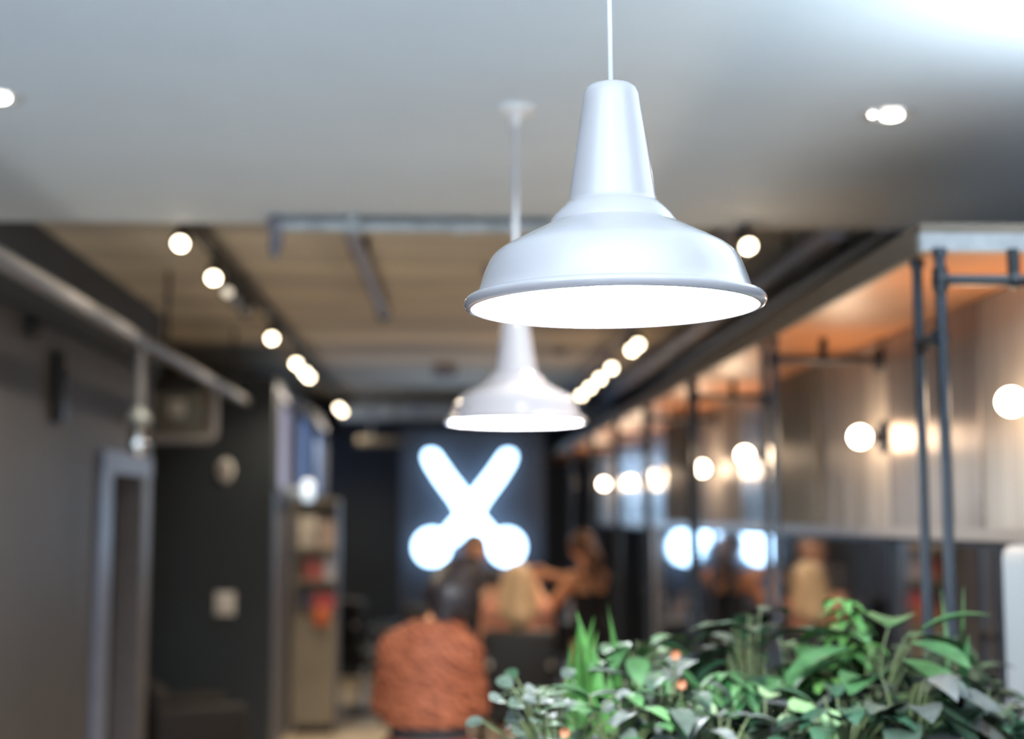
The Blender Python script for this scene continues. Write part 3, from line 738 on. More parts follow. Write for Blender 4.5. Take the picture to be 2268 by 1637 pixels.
def person(label, loc, yaw, J, hair_mat, hair, skin, garments, face=True, vox=0.008):
    t = thing('person', label, 'person', loc, (0, 0, R(yaw)))
    j = {k: Vector(v) for k, v in J.items()}
    hd = j['head']; nk = j['neck']; up = (hd - nk).normalized()
    fw = Vector(J.get('look', (0, 1, 0))).normalized(); fw = (fw - up * fw.dot(up)).normalized(); rt = fw.cross(up)
    head = [C(hd + up * 0.03 - fw * 0.015, hd + up * 0.03 + fw * 0.012, 0.083, 0.080), C(hd - up * 0.02 + fw * 0.02, hd - up * 0.065 + fw * 0.045, 0.062, 0.040),
            C(hd + fw * 0.088 + up * 0.005, hd + fw * 0.105 - up * 0.022, 0.008, 0.013, 0.012),
            C(hd + fw * 0.085 - up * 0.050, hd + fw * 0.087 - up * 0.056, 0.014, 0.013, 0.012)]
    for s in (-1, 1):
        head.append(C(hd + rt * s * 0.083 + up * 0.012 - fw * 0.004, hd + rt * s * 0.080 - up * 0.018, 0.014, 0.010, 0.008))
    torso = [C(nk - up * 0.01, hd - up * 0.03 - fw * 0.01, 0.052, 0.050), C(j['chest'], j['chest'] + Vector((0, 0, 0.02)), 0.135, 0.125, 0.05, 0.72),
             C(j['chest'] + Vector((0, 0, 0.06)), nk, 0.085, 0.055, 0.05, 0.8),
             C(j['chest'], j['waist'], 0.130, 0.112, 0.05, 0.72), C(j['waist'], j['pelvis'], 0.112, 0.145, 0.05, 0.75)]
    arms = []; hands = []
    for s, q in ((-1, 'l'), (1, 'r')):
        sh, el, wr = j['sh_' + q], j['el_' + q], j['wr_' + q]
        torso.append(C(j['chest'] + Vector((0, 0, 0.07)), sh, 0.07, 0.052, 0.05))
        arms += [C(sh, el, 0.050, 0.037, 0.03), C(el, wr, 0.037, 0.025, 0.02)]
        hands += hand_prims(wr, wr - el if 'hd_' + q not in j else j['hd_' + q], J.get('pn_' + q, (0, 0, -1)), s)
    legs = []
    for q in 'lr':
        legs += [C(j['hip_' + q], j['kn_' + q], 0.088, 0.056, 0.05), C(j['kn_' + q], j['kn_' + q].lerp(j['an_' + q], 0.35), 0.056, 0.055, 0.03), C(j['kn_' + q].lerp(j['an_' + q], 0.35), j['an_' + q], 0.055, 0.036, 0.03),
                 C(j['an_' + q] - Vector((0, 0.02, 0.045)), j['an_' + q] + Vector((0, 0.15, -0.058)), 0.034, 0.024, 0.03)]
    allp = {'head': head, 'torso': torso, 'arms': arms, 'hands': hands, 'legs': legs}
    me = surf(head + torso + arms + hands + legs, vox); link('body', me, skin, t, world=False)
    def inflate(ps, by): return [dict(p, r=(p['r'][0] + by, p['r'][1] + by)) for p in ps]
    for nm, m, keys, by, cut, extra in garments:
        ps = []
        for kk in keys: ps += allp[kk] if isinstance(kk, str) else kk
        link(nm, surf(inflate(ps, by) + extra, vox, cut), m, t, world=False)
    H = [C(hd + up * 0.045 - fw * 0.022, hd + up * 0.045 + fw * 0.004, 0.094, 0.088)] + hair(hd, up, fw, rt)
    def hcut(X, Y, Z):
        fx = (X - hd.x) * fw.x + (Y - hd.y) * fw.y + (Z - hd.z) * fw.z; ux = (X - hd.x) * up.x + (Y - hd.y) * up.y + (Z - hd.z) * up.z
        return np.minimum(fx - 0.045 - 0.3 * np.maximum(ux - 0.06, 0) , 1) if face else np.full(X.shape, -1.0)
    link('hair', surf(H, vox, hcut), hair_mat, t, world=False)
    if face:
        for s in (-1, 1):
            bm = bmesh.new(); ball(bm, hd + fw * 0.079 + rt * s * 0.030 + up * 0.012, 0.0125); obj('eye', bm, M['eye'], t, world=False)
        bm = bmesh.new(); tube(bm, arc(hd + fw * 0.092 - rt * 0.024 - up * 0.050, hd + fw * 0.108 - up * 0.053, hd + fw * 0.092 + rt * 0.024 - up * 0.050), 0.006, 8); obj('mouth', bm, M['lips'], t, world=False)
    return t

BASE = dict(head=(0, 0.03, 1.50), neck=(0, 0, 1.37), chest=(0, 0, 1.20), waist=(0, 0, 1.02), pelvis=(0, 0, 0.90),
            sh_l=(-0.17, 0, 1.32), sh_r=(0.17, 0, 1.32), el_l=(-0.22, 0.02, 1.06), el_r=(0.22, 0.02, 1.06), wr_l=(-0.12, 0.22, 1.02), wr_r=(0.12, 0.22, 1.02),
            hip_l=(-0.085, 0, 0.86), hip_r=(0.085, 0, 0.86), kn_l=(-0.09, 0.02, 0.47), kn_r=(0.09, 0.02, 0.47), an_l=(-0.09, 0, 0.082), an_r=(0.09, 0, 0.082))
def pose(**k): d = dict(BASE); d.update(k); return d

# 1. the person in the rust shirt, back to the camera (faces +y, a little to the right)
pc = at(952, 1500, 5.6)
J = pose(head=(0.085, 0.055, 1.452), neck=(0.045, 0.01, 1.335), chest=(0, -0.005, 1.17), waist=(-0.003, 0, 1.0), pelvis=(0, 0, 0.88),
         sh_l=(-0.128, 0.0, 1.238), sh_r=(0.133, 0.0, 1.228), el_l=(-0.175, 0.06, 1.03), el_r=(0.17, 0.06, 1.02), wr_l=(-0.09, 0.25, 1.02), wr_r=(0.10, 0.25, 1.0),
         hip_l=(-0.085, 0, 0.84), hip_r=(0.085, 0, 0.84), kn_l=(-0.09, 0.02, 0.46), kn_r=(0.09, 0.02, 0.46))
loose = [C((-0.13, 0, 1.20), (-0.155, 0.03, 1.04), 0.050, 0.052, 0.06), C((0.13, 0, 1.195), (0.155, 0.03, 1.04), 0.050, 0.052, 0.06),
         C((0, 0, 1.2), (0, 0, 1.0), 0.150, 0.160, 0.06, 0.75), C((0, 0, 1.0), (0, 0, 0.93), 0.160, 0.130, 0.05, 0.8)]
person('person seen from behind in a rust-orange patterned shirt with dark tied-up hair', (pc.x, 5.6, 0), -4, J, M['hair_black'],
       lambda h, u, f, r: [C(h + u * 0.10 - f * 0.03 + r * 0.02, h + u * 0.12 - f * 0.02 + r * 0.03, 0.050, 0.045, 0.02), C(h - f * 0.05 - u * 0.02, h - f * 0.055 - u * 0.085 - r * 0.02, 0.068, 0.035), C(h - f * 0.02 - u * 0.0 + r * 0.05, h - f * 0.02 - u * 0.06 + r * 0.045, 0.042, 0.03), C(h - f * 0.055 - u * 0.05, h - f * 0.05 - u * 0.115, 0.058, 0.040), C(h + r * 0.02 - f * 0.03 - u * 0.02, h - r * 0.02 - f * 0.04 - u * 0.02, 0.088, 0.088)],
       M['skin'],
       [('shirt', M['rust'], ['torso', 'arms'], 0.016, lambda X, Y, Z: np.maximum(np.maximum(0.955 - Z, Z - 1.355), (Y - 0.215)), loose),
        ('belt', M['cloth_black'], [[C((0, 0, 0.95), (0, 0, 0.90), 0.148, 0.155, 0.03, 0.78)]], 0.004, lambda X, Y, Z: np.maximum(0.905 - Z, Z - 0.962), []),
        ('trousers', M['cloth_red'], ['legs', [C((0, 0, 0.90), (0, 0, 0.84), 0.15, 0.155, 0.03, 0.78)]], 0.018, lambda X, Y, Z: np.maximum(0.10 - Z, Z - 0.91), [])],
       face=True)

# 2. standing stylist in the black dress (faces -x)
pc = at(1296, 1300, 10.0)
J = pose(head=(0, 0.05, 1.52), neck=(0, 0, 1.40), chest=(0, 0, 1.22), waist=(0, 0, 1.03), pelvis=(0, -0.02, 0.90), sh_l=(-0.165, 0.02, 1.325), sh_r=(0.165, 0.02, 1.325),
         el_l=(-0.21, 0.20, 1.11), el_r=(0.18, 0.22, 1.30), wr_l=(-0.13, 0.36, 1.24), wr_r=(0.06, 0.40, 1.34), pn_l=(1, 0, 0.2), pn_r=(-1, 0, -0.3),
         look=(0.7, 1, -0.3), hip_l=(-0.085, -0.02, 0.86), hip_r=(0.085, -0.02, 0.86))
person('person standing in a black dress with a long brown ponytail, arms raised', (pc.x + 0.03, 10.0, 0), 50, J, M['hair_brown'],
       lambda h, u, f, r: [C(h - f * 0.07 + u * 0.02, h - f * 0.13 - u * 0.10, 0.052, 0.052, 0.03), C(h - f * 0.13 - u * 0.10, h - f * 0.12 - u * 0.26, 0.055, 0.030, 0.03)],
       M['skin'],
       [('dress', M['cloth_black'], ['torso'], 0.010, lambda X, Y, Z: np.maximum(np.maximum(0.52 - Z, Z - (1.23 + np.maximum(Y, 0) * 0.6)), np.abs(X) - 0.175),
         [C((0, -0.02, 0.92), (0, -0.02, 0.52), 0.15, 0.19, 0.05, 0.85)]),
        ('strap', M['cloth_black'], [[C((-0.075, -0.09, 1.22), (-0.08, -0.03, 1.37), 0.018, 0.016), C((-0.08, -0.03, 1.37), (-0.07, 0.10, 1.22), 0.016, 0.018)]], 0.0, None, []),
        ('strap', M['cloth_black'], [[C((0.075, -0.09, 1.22), (0.08, -0.03, 1.37), 0.018, 0.016), C((0.08, -0.03, 1.37), (0.07, 0.10, 1.22), 0.016, 0.018)]], 0.0, None, []),
        ('shoes', M['cloth_black'], ['legs'], 0.006, lambda X, Y, Z: np.maximum(Z - 0.085, 0.001 - Z), [])], face=True)

# 3. stylist on the left, facing the camera side
pc = at(1045, 1220, 10.7)
J = pose(head=(0.0, 0.06, 1.495), neck=(0, 0.01, 1.37), el_l=(-0.20, 0.16, 1.10), el_r=(0.21, 0.15, 1.08), wr_l=(-0.17, 0.36, 1.24), wr_r=(0.10, 0.36, 1.17), pn_l=(1, 0, 0), pn_r=(-1, 0, 0), look=(0.1, 1, -0.35))
person('person in dark clothes facing the camera behind the seated client, face between the sign handles', (pc.x, 10.7, 0), 205, J, M['hair_brown'],
       lambda h, u, f, r: [C(h - f * 0.05, h - f * 0.055 - u * 0.10, 0.075, 0.05)], M['skin2'],
       [('top', M['cloth_grey'], ['torso', [C((-0.17, 0, 1.32), (-0.19, 0.07, 1.22), 0.052, 0.046), C((0.17, 0, 1.32), (0.19, 0.07, 1.22), 0.052, 0.046)]], 0.014, lambda X, Y, Z: np.maximum(0.86 - Z, Z - 1.375), []),
        ('trousers', M['cloth_black'], ['legs', [C((0, 0, 0.92), (0, 0, 0.84), 0.14, 0.15, 0.03, 0.78)]], 0.016, lambda X, Y, Z: np.maximum(0.09 - Z, Z - 0.90), [])])

# 4. seated client, back to the camera
pc = at(1146, 1330, 9.7)
zb = 0.13
J = dict(head=(0, 0.05, 1.27 + zb - 0.09), neck=(0, 0.02, 1.15 + zb - 0.09), chest=(0, 0.0, 0.97 + zb - 0.09), waist=(0, 0.02, 0.80 + zb - 0.09), pelvis=(0, 0.03, 0.68 + zb - 0.09),
         sh_l=(-0.17, 0, 1.08 + zb - 0.09), sh_r=(0.17, 0, 1.08 + zb - 0.09), el_l=(-0.22, 0.05, 0.88), el_r=(0.22, 0.05, 0.88), wr_l=(-0.23, 0.28, 0.87), wr_r=(0.23, 0.28, 0.87),
         hip_l=(-0.09, 0.06, 0.66), hip_r=(0.09, 0.06, 0.66), kn_l=(-0.11, 0.47, 0.64), kn_r=(0.11, 0.47, 0.64), an_l=(-0.10, 0.52, 0.26), an_r=(0.10, 0.52, 0.26))
person('person with long blond hair and coral top seated in the salon chair', (pc.x, 9.7, 0), 0, J, M['hair_blond'],
       lambda h, u, f, r: [C(h - f * 0.04, h - f * 0.09 - u * 0.26, 0.090, 0.080), C(h - r * 0.05 - f * 0.02, h - f * 0.06 - u * 0.22 - r * 0.09, 0.06, 0.05), C(h + r * 0.05 - f * 0.02, h - f * 0.06 - u * 0.22 + r * 0.09, 0.06, 0.05)],
       M['skin2'],
       [('top', M['cloth_coral'], ['torso', 'arms'], 0.016, lambda X, Y, Z: np.maximum(np.maximum(0.66 - Z, Z - 1.20), Y - 0.22), [C((0, 0, 1.0), (0, 0.02, 0.8), 0.15, 0.15, 0.05, 0.8)]),
        ('trousers', M['cloth_grey'], ['legs', [C((0, 0.03, 0.70), (0, 0.06, 0.67), 0.14, 0.14, 0.03, 0.9)]], 0.012, lambda X, Y, Z: np.maximum(0.27 - Z, Z - 0.76), [])])

# ---------------------------------------------------------------- salon chairs
def make_chair(label, loc, rz, group='black salon chairs'):
    t = thing('salon_chair', label, 'salon chair', loc, (0, 0, rz), group)
    def lp(nm, m, calls): return multi(nm, m, t, calls, world=False)
    lp('base', M['chrome'], [(lathe, [(0, 0), (0.28, 0), (0.30, 0.012), (0.28, 0.03), (0.08, 0.055), (0, 0.06)], 40)])
    lp('column', M['chrome'], [(cyl, (0, 0, 0.05), (0, 0, 0.42), 0.035), (cyl, (0, 0, 0.05), (0, 0, 0.2), 0.05)])
    lp('seat', M['black_vinyl'], [(box, (-0.25, -0.24, 0.42), (0.25, 0.26, 0.56), 0.04)])
    lp('backrest', M['black_vinyl'], [(box, (-0.25, -0.34, 0.56), (0.25, -0.23, 1.02), 0.045)])
    for s in (-1, 1):
        lp('knob', M['chrome'], [(ball, (s * 0.20, -0.345, 0.80), 0.024), (cyl, (s * 0.20, -0.34, 0.80), (s * 0.20, -0.32, 0.80), 0.012)])
        a = lp('armrest', M['black_vinyl'], [(box, (s * 0.31 - 0.03, -0.22, 0.76), (s * 0.31 + 0.03, 0.22, 0.81), 0.02)])
        bm = bmesh.new(); tube(bm, [(s * 0.24, -0.20, 0.48), (s * 0.31, -0.22, 0.50)] + arc((s * 0.31, -0.22, 0.50), (s * 0.31, -0.26, 0.76), (s * 0.31, -0.20, 0.765)) + [(s * 0.31, 0.21, 0.765)], 0.014)
        cyl(bm, (s * 0.31, -0.245, 0.77), (s * 0.31, -0.215, 0.77), 0.022)
        o = obj('arm_support', bm, M['chrome'], t, world=False)
    lp('footrest', M['chrome'], [(tube, arc((-0.2, 0.26, 0.45), (-0.2, 0.50, 0.20), (-0.14, 0.52, 0.17)) + arc((0.14, 0.52, 0.17), (0.2, 0.50, 0.20), (0.2, 0.26, 0.45)), 0.013)])
    return t
ch = make_chair('black salon chair with chrome arms holding the seated blond client', (pc.x, 9.68, 0), 0)
dup(ch, (-0.72, 13.2, 0), (0, 0, R(-40)), 'empty black salon chair far back, just right of the magazine stand')
dup(ch, (-0.25, 12.4, 0), (0, 0, R(30)), 'empty black salon chair behind and left of the person in rust')
dup(ch, (0.62, 12.6, 0), (0, 0, R(-85)), 'empty black salon chair far back, behind the two stylists')

t = thing('armchair', 'dark brown leather armchair in the dark recess at lower left', 'armchair', (-1.66, 9.78, 0), (0, 0, R(-70)))
for nm, c in (('seat', [(box, (-0.30, -0.28, 0.16), (0.30, 0.28, 0.40), 0.06)]), ('backrest', [(box, (-0.32, -0.36, 0.20), (0.32, -0.22, 0.66), 0.06)]),
              ('armrest', [(box, (-0.40, -0.34, 0.12), (-0.29, 0.28, 0.54), 0.05)]), ('armrest', [(box, (0.29, -0.34, 0.12), (0.40, 0.28, 0.54), 0.05)])):
    multi(nm, M['brown_vinyl'], t, c, world=False)
for sx in (-0.3, 0.3):
    for sy_ in (-0.28, 0.2):
        bm = bmesh.new(); cyl(bm, (sx, sy_, 0), (sx, sy_, 0.16), 0.014, 0.022); obj('leg', bm, M['chrome'], t, world=False)
t = thing('salon_trolley', 'small salon trolley with bottles, beyond the standing stylist', 'trolley', (1.15, 11.4, 0))
for z in (0.25, 0.6, 0.92): part('tray', M['galv'], t, box, (0.95, 11.25, z), (1.30, 11.55, z + 0.03), bev=0.008)
for x in (0.97, 1.28):
    for y in (11.27, 11.53):
        p_ = part('post', M['black_metal'], t, cyl, (x, y, 0.04), (x, y, 0.95), 0.01); part('castor', M['black_vinyl'], p_, ball, (x, y, 0.025), 0.025)
for i, (x, y, h, c, lab) in enumerate([(1.0, 11.33, 0.16, (0.5, 0.55, 0.7), 'pale blue bottle at the left of the trolley top'), (1.09, 11.38, 0.20, (0.55, 0.5, 0.6), 'tall lilac bottle in the middle of the trolley top'),
                                       (1.17, 11.32, 0.13, (0.6, 0.6, 0.65), 'short white bottle on the trolley top'), (1.24, 11.40, 0.18, (0.25, 0.30, 0.45), 'dark blue bottle at the right of the trolley top')]):
    t = thing('bottle', lab, 'bottle', (x, y, 0.95), group='bottles on the salon trolley')
    part('body', mat('bottle_plastic', c, 0.25), t, lathe, [(0, 0.95), (0.028, 0.95), (0.030, 0.96), (0.030, 0.95 + h * 0.7), (0.012, 0.95 + h * 0.82), (0.012, 0.95 + h * 0.86), (0, 0.95 + h * 0.86)], 20, Matrix.Translation((x, y, 0)))
    part('cap', M['white_plastic'], t, cyl, (x, y, 0.95 + h * 0.86), (x, y, 0.95 + h), 0.013)

# ---------------------------------------------------------------- planter and plants
t = thing('planter', 'long dark planter box holding the bushy plants', 'planter', (0.75, 2.8, 0))
part('body', M['planter'], t, box, (0.12, 2.50, 0), (1.36, 3.10, 1.16), bev=0.01)
multi('rim', M['planter'], t, [(box, (0.10, 2.48, 1.14), (1.38, 2.53, 1.20)), (box, (0.10, 3.07, 1.14), (1.38, 3.12, 1.20)), (box, (0.10, 2.48, 1.14), (0.15, 3.12, 1.20)), (box, (1.33, 2.48, 1.14), (1.38, 3.12, 1.20))])
part('soil', M['soil'], t, box, (0.14, 2.52, 1.15), (1.34, 3.08, 1.18))

def leaf_mat(name, c1, c2, rough=0.35, vein=None):
    m = mat(name, c1, 0.55, spec=0.35); nt = m.node_tree; b = nt.nodes['Principled BSDF']
    g = nt.nodes.new('ShaderNodeNewGeometry'); r = nt.nodes.new('ShaderNodeValToRGB')
    r.color_ramp.elements[0].color = (*c1, 1); r.color_ramp.elements[1].color = (*c2, 1)
    nt.links.new(g.outputs['Random Per Island'], r.inputs[0])
    tc = nt.nodes.new('ShaderNodeTexCoord'); n = nt.nodes.new('ShaderNodeTexNoise'); n.inputs['Scale'].default_value = 35
    nt.links.new(tc.outputs['Object'], n.inputs[0])
    mx = nt.nodes.new('ShaderNodeMixRGB'); mx.blend_type = 'MULTIPLY'; mx.inputs[0].default_value = 0.8
    nt.links.new(r.outputs[0], mx.inputs[1]); nt.links.new(n.outputs[0], mx.inputs[2]); nt.links.new(mx.outputs[0], b.inputs['Base Color'])
    return m
LM = {'bright': leaf_mat('bright_leaf', (0.10, 0.32, 0.07), (0.26, 0.52, 0.14)),
      'mid': leaf_mat('mid_green_leaf', (0.02, 0.12, 0.03), (0.20, 0.42, 0.16)),
      'dark': leaf_mat('dark_leaf', (0.01, 0.05, 0.025), (0.05, 0.14, 0.07), 0.3),
      'grey': leaf_mat('silvery_leaf', (0.02, 0.08, 0.03), (0.28, 0.30, 0.28), 0.4),
      'pale': leaf_mat('pale_leaf', (0.28, 0.50, 0.20), (0.60, 0.75, 0.45), 0.4),
      'purple': leaf_mat('purple_grey_leaf', (0.03, 0.07, 0.04), (0.20, 0.20, 0.20), 0.4)}
M['stem'] = mat('plant_stem', (0.10, 0.13, 0.05), 0.6)
M['petal'] = mat('peach_petal', (0.40, 0.17, 0.09), 0.6, noise_amt=0.2)
def leaf(bm, p, d, up, L, W, droop=0.5, shape='oval', n=7):
    d = d.normalized(); up = (up - d * up.dot(d)).normalized(); s = d.cross(up)
    rows = []; q = p.copy()
    for i in range(n + 1):
        u = i / n
        if shape == 'oval': w_ = W * (math.sin(PI * u ** 0.8) ** 0.8) * 0.5
        elif shape == 'round': w_ = W * math.sqrt(max(0, math.sin(PI * (0.06 + 0.93 * u)))) * 0.5
        else: w_ = W * (1 - u) ** 0.6 * min(1, u * 5 + 0.15) * 0.5
        w_ = max(w_, W * 0.01)
        fold = 0.25 * w_
        rows.append([bm.verts.new(q - s * w_ + up * fold), bm.verts.new(q - s * w_ * 0.5 + up * fold * 0.35), bm.verts.new(q), bm.verts.new(q + s * w_ * 0.5 + up * fold * 0.35), bm.verts.new(q + s * w_ + up * fold)])
        a = -droop / n
        rm = Matrix.Rotation(a, 3, s); d = rm @ d; up = rm @ up
        q = q + d * (L / n)
    for a, b in zip(rows, rows[1:]):
        for k in range(4): bm.faces.new((a[k], a[k + 1], b[k + 1], b[k]))
def plant(px, ptop, y, kind, matk, label, seed, nleaf=18, size=1.0, spread=0.14, lean=0.0):
    rnd = random.Random(seed)
    top = at(px, ptop, y); base = Vector((min(max(top.x, 0.18), 1.31), y, 1.178)); h = top.z - base.z
    t = thing('potted_plant' if kind != 'fern' else 'fern', label, 'plant', base, group='plants in the planter box')
    lm = bmesh.new(); st = bmesh.new()
    ZV = Vector((0, 0, 1))
    for i in range(nleaf):
        a = rnd.uniform(0, 2 * PI); u = (i + 0.5) / nleaf
        out = Vector((math.cos(a), math.sin(a) * 0.8, 0))
        if kind == 'broad':
            hh = h * (0.30 + 0.66 * u) - 0.03; r = spread * (0.35 + 0.9 * (1 - u)) * rnd.uniform(0.6, 1.2)
            tip = base + out * r + ZV * hh + Vector((lean * u, 0, 0))
            tube(st, arc(base + out * 0.01, base + ZV * hh * 0.8 + out * r * 0.3, tip, 5), [0.0035, 0.0033, 0.003, 0.0026, 0.0022, 0.0018], 6)
            leaf(lm, tip, (out + ZV * rnd.uniform(-0.2, 0.7)), ZV + out * 0.2, size * rnd.uniform(0.075, 0.12), size * rnd.uniform(0.042, 0.06), rnd.uniform(0.4, 1.3), 'oval')
        elif kind == 'round':
            hh = h * (0.30 + 0.66 * u) - 0.01; r = spread * rnd.uniform(0.2, 1.1)
            tip = base + out * r + ZV * hh
            tube(st, arc(base + out * 0.01, base + ZV * hh * 0.8 + out * r * 0.3, tip, 5), 0.002, 6)
            leaf(lm, tip, (out + ZV * rnd.uniform(-0.1, 0.5) + Vector((0, -0.3, 0))), ZV + Vector((0, -0.9, 0)), size * rnd.uniform(0.04, 0.06), size * rnd.uniform(0.04, 0.055), rnd.uniform(0.1, 0.6), 'round')
        elif kind == 'sword':
            L = h * rnd.uniform(0.6, 1.0) if i else h
            leaf(lm, base + out * rnd.uniform(0, 0.03), ZV + out * rnd.uniform(0.05, 0.35) + Vector((lean, 0, 0)), out + Vector((0, -1, 0)) * 0.8, L * 1.03, size * rnd.uniform(0.045, 0.062), rnd.uniform(0.1, 0.4), 'sword', 9)
            if i == 0: tube(st, [base, base + ZV * 0.05], 0.02, 8)
        elif kind in ('fern', 'palm'):
            L = h * rnd.uniform(0.85, 1.25); dr = out * rnd.uniform(0.35, 0.8) + ZV * 1.2
            p = base.copy(); d = dr.normalized(); s = d.cross(ZV).normalized(); pts = [p.copy()]
            nseg = 16; up = s.cross(d)
            for q in range(nseg):
                rm = Matrix.Rotation(-rnd.uniform(0.06, 0.13), 3, s); d = rm @ d; up = rm @ up; p = p + d * (L / nseg); pts.append(p.copy())
                if q > 4:
                    uu = q / nseg; wl = size * (0.075 if kind == 'palm' else 0.042) * math.sin(PI * (0.12 + 0.85 * uu)) ** 0.7
                    for sg in (-1, 1): leaf(lm, p, s * sg + d * 0.55, up, wl, wl * (0.16 if kind == 'palm' else 0.26) + 0.003, 0.5, 'oval', 3)
            tube(st, pts, 0.0018, 5)
        elif kind == 'palmate':
            hh = h * (0.35 + 0.63 * u) - 0.01; r = spread * (1.15 - u) * rnd.uniform(0.5, 1.1)
            tip = base + out * r + ZV * hh
            tube(st, arc(base + out * 0.01, base + ZV * hh * 0.8 + out * r * 0.3, tip, 5), 0.0022, 6)
            for q in range(7):
                b = 2 * PI * q / 7 + a
                leaf(lm, tip, Vector((math.cos(b), math.sin(b), rnd.uniform(-0.1, 0.35))), ZV, size * rnd.uniform(0.055, 0.075), size * 0.024, 0.9, 'oval', 5)
    obj('foliage', lm, LM[matk], t)
    obj('stems', st, M['stem'], t)
    return t
PL = [(1318, 1345, 2.86, 'sword', 'bright', 'plant with tall bright sword leaves at the left end of the planter', 1, 9, 1.25, 0.1, 0),
      (1268, 1440, 2.74, 'fern', 'mid', 'low mid-green fern at the far left corner of the planter', 2, 11, 0.9, 0.1, 0),
      (1400, 1415, 2.98, 'broad', 'mid', 'very dark leafy plant behind and right of the tall sword leaves', 3, 26, 1.0, 0.12, 0),
      (1535, 1350, 2.95, 'palm', 'mid', 'arching grey-green palm, its fronds left of centre of the planter', 4, 13, 1.0, 0.1, 0),
      (1660, 1345, 2.98, 'broad', 'dark', 'dark plant with upright leaves below the seated reflection', 5, 16, 1.25, 0.08, 0),
      (1850, 1300, 2.88, 'palmate', 'bright', 'tall bright green umbrella-leaved plant, the highest of the planter', 6, 9, 1.05, 0.11, 0),
      (1930, 1380, 2.80, 'broad', 'mid', 'plant with large mid-green drooping leaves right of the tallest one', 7, 14, 1.7, 0.12, 0.03),
      (2075, 1305, 2.82, 'sword', 'mid', 'plant with one long strap leaf reaching up to the right', 8, 4, 1.0, 0.1, 0.22),
      (2120, 1420, 2.92, 'palm', 'purple', 'greyish arching palm at the right of the planter', 9, 13, 1.1, 0.1, 0),
      (1480, 1480, 2.62, 'broad', 'grey', 'plant with silvery leaves low in front, left of centre', 10, 17, 0.85, 0.13, 0),
      (1225, 1530, 2.62, 'round', 'grey', 'small round-leaved silvery plant at the lower left corner', 11, 22, 0.62, 0.13, 0),
      (1690, 1560, 2.56, 'round', 'pale', 'pale green round-leaved plant low in the front middle', 12, 6, 0.95, 0.10, 0),
      (1790, 1450, 2.70, 'fern', 'mid', 'mid-green fern below the tallest umbrella-leaved plant', 13, 14, 1.2, 0.1, 0),
      (2000, 1490, 2.62, 'broad', 'purple', 'plant with broad grey-purple leaves low at the right', 14, 22, 1.45, 0.13, 0),
      (2190, 1525, 2.62, 'broad', 'dark', 'low dark plant at the right corner of the planter', 15, 30, 0.8, 0.14, 0),
      (1590, 1470, 2.74, 'palmate', 'mid', 'umbrella-leaved plant in the centre of the planter', 16, 14, 0.9, 0.13, 0),
      (1360, 1520, 2.60, 'broad', 'mid', 'mid-green leafy plant low in front of the sword leaves', 17, 26, 0.8, 0.13, 0),
      (1860, 1540, 2.56, 'broad', 'dark', 'dark leafy plant low in front, right of the pale round leaves', 18, 30, 0.9, 0.13, 0),
      (1600, 1575, 2.56, 'broad', 'grey', 'silvery leafy plant at the bottom centre, beside the pale round leaves', 19, 20, 1.0, 0.12, 0),
      (1750, 1410, 3.00, 'broad', 'mid', 'mid-green plant at the back, left of the tallest one', 20, 24, 1.0, 0.13, 0),
      (2060, 1440, 3.02, 'broad', 'dark', 'dark plant at the back behind the strap-leaved one', 21, 26, 1.1, 0.14, 0),
      (1470, 1420, 3.02, 'fern', 'dark', 'dark fern at the back, behind the arching palm', 22, 14, 1.2, 0.1, 0)]
for a in PL:
    a = list(a); a[1] -= 0 if a[3] in ('palmate', 'sword') else 45
    a[7] = int(a[7] * (2.4 if a[3] in ('broad', 'round') else 1.5)); a[8] *= 0.95; a[9] *= 1.1
    plant(*a)
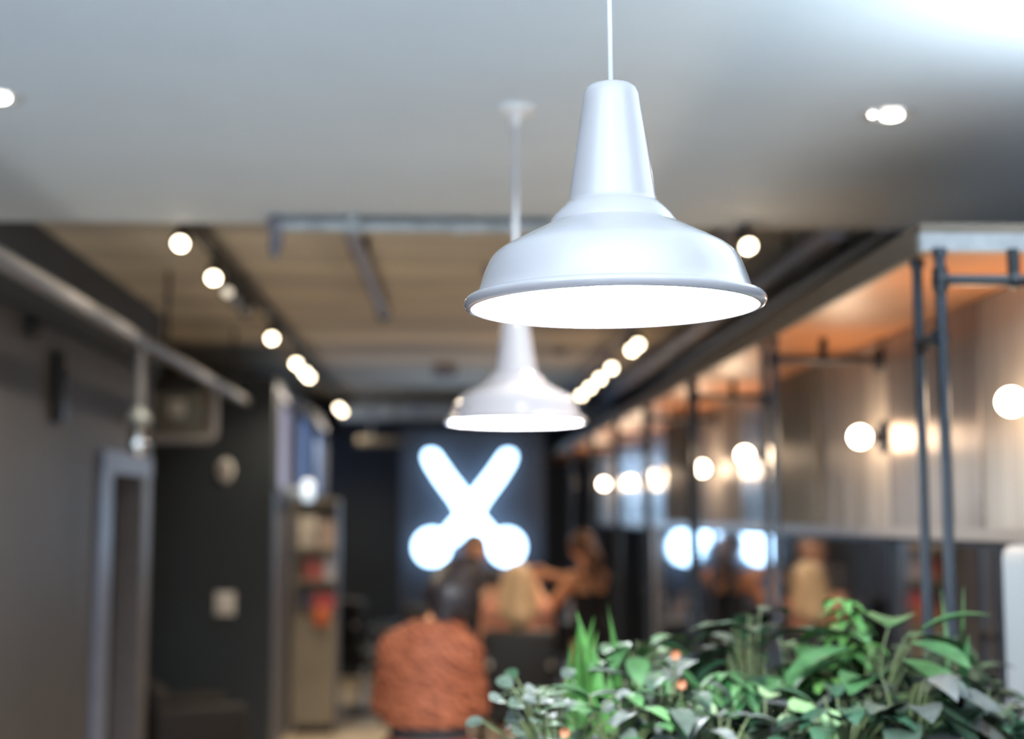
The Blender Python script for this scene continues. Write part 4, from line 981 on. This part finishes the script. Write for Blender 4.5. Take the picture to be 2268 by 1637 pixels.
for i, (px, py, y, lab) in enumerate([(1495, 1450, 2.62, 'peach flower standing above the silvery leaves, upper one of the pair'), (1508, 1515, 2.56, 'peach flower standing in the silvery leaves, lower one of the pair'),
                                      (1250, 1622, 2.54, 'small orange flower at the lower left corner of the planter')]):
    p = at(px, py, y)
    t = thing('flower', lab, 'flower', p, group='peach flowers in the planter')
    bm = bmesh.new()
    for k in range(8):
        a = 2 * PI * k / 8; leaf(bm, p, Vector((math.cos(a), -0.35, math.sin(a))), Vector((0, -1, 0.3)), 0.013, 0.010, -0.5, 'oval', 4)
    obj('petals', bm, M['petal'], t)
    part('stem', M['stem'], t, tube, [(p.x, p.y, p.z), (p.x, p.y + 0.01, (p.z + 1.18) / 2), (p.x, p.y + 0.02, 1.178)], 0.0016, 6)

# ---------------------------------------------------------------- added unseen lamps that brighten the white ceiling
t = thing('added_luminaire', 'added unseen slim luminaire above the camera, brightening the white ceiling', 'added lamp', (-0.1, 0.5, 2.3))  # added out of view to lift the white ceiling
part('housing', M['down_trim'], t, box, (-0.9, 0.46, 2.26), (0.9, 0.54, 2.30), bev=0.004)
for x in (-0.7, 0.7): part('cable', M['cord'], t, cyl, (x, 0.5, 2.30), (x, 0.5, ZW), 0.002)
l = lamp('AREA', 'upward_light', (0.1, 0, 0.015), 175, (0.80, 0.91, 1.0), 1.7, parent=t, shape='RECTANGLE', size_y=0.06); l.rotation_euler = (PI, 0, 0)
t = thing('uplighter', 'added floor uplighter beyond the right edge, standing in for an unseen light on the white ceiling', 'uplighter', (1.75, 2.5, 0))  # added out of view to whiten the upper right of the ceiling
part('base', M['black_metal'], t, cyl, (1.75, 2.5, 0), (1.75, 2.5, 0.03), 0.14)
part('pole', M['black_metal'], t, cyl, (1.75, 2.5, 0.03), (1.75, 2.5, 2.18), 0.012)
part('bowl', M['down_trim'], t, lathe, [(0, 2.16), (0.04, 2.165), (0.12, 2.20), (0.15, 2.24), (0.143, 2.24), (0.11, 2.205), (0.03, 2.18), (0, 2.18)], 32, Matrix.Translation((1.75, 2.5, 0)))
l = lamp('SPOT', 'uplight_beam', (0, 0, 2.26), 260, (0.84, 0.93, 1.0), 0.08, parent=t, spot_size=R(150), spot_blend=1.0); l.rotation_euler = (PI, 0, 0)
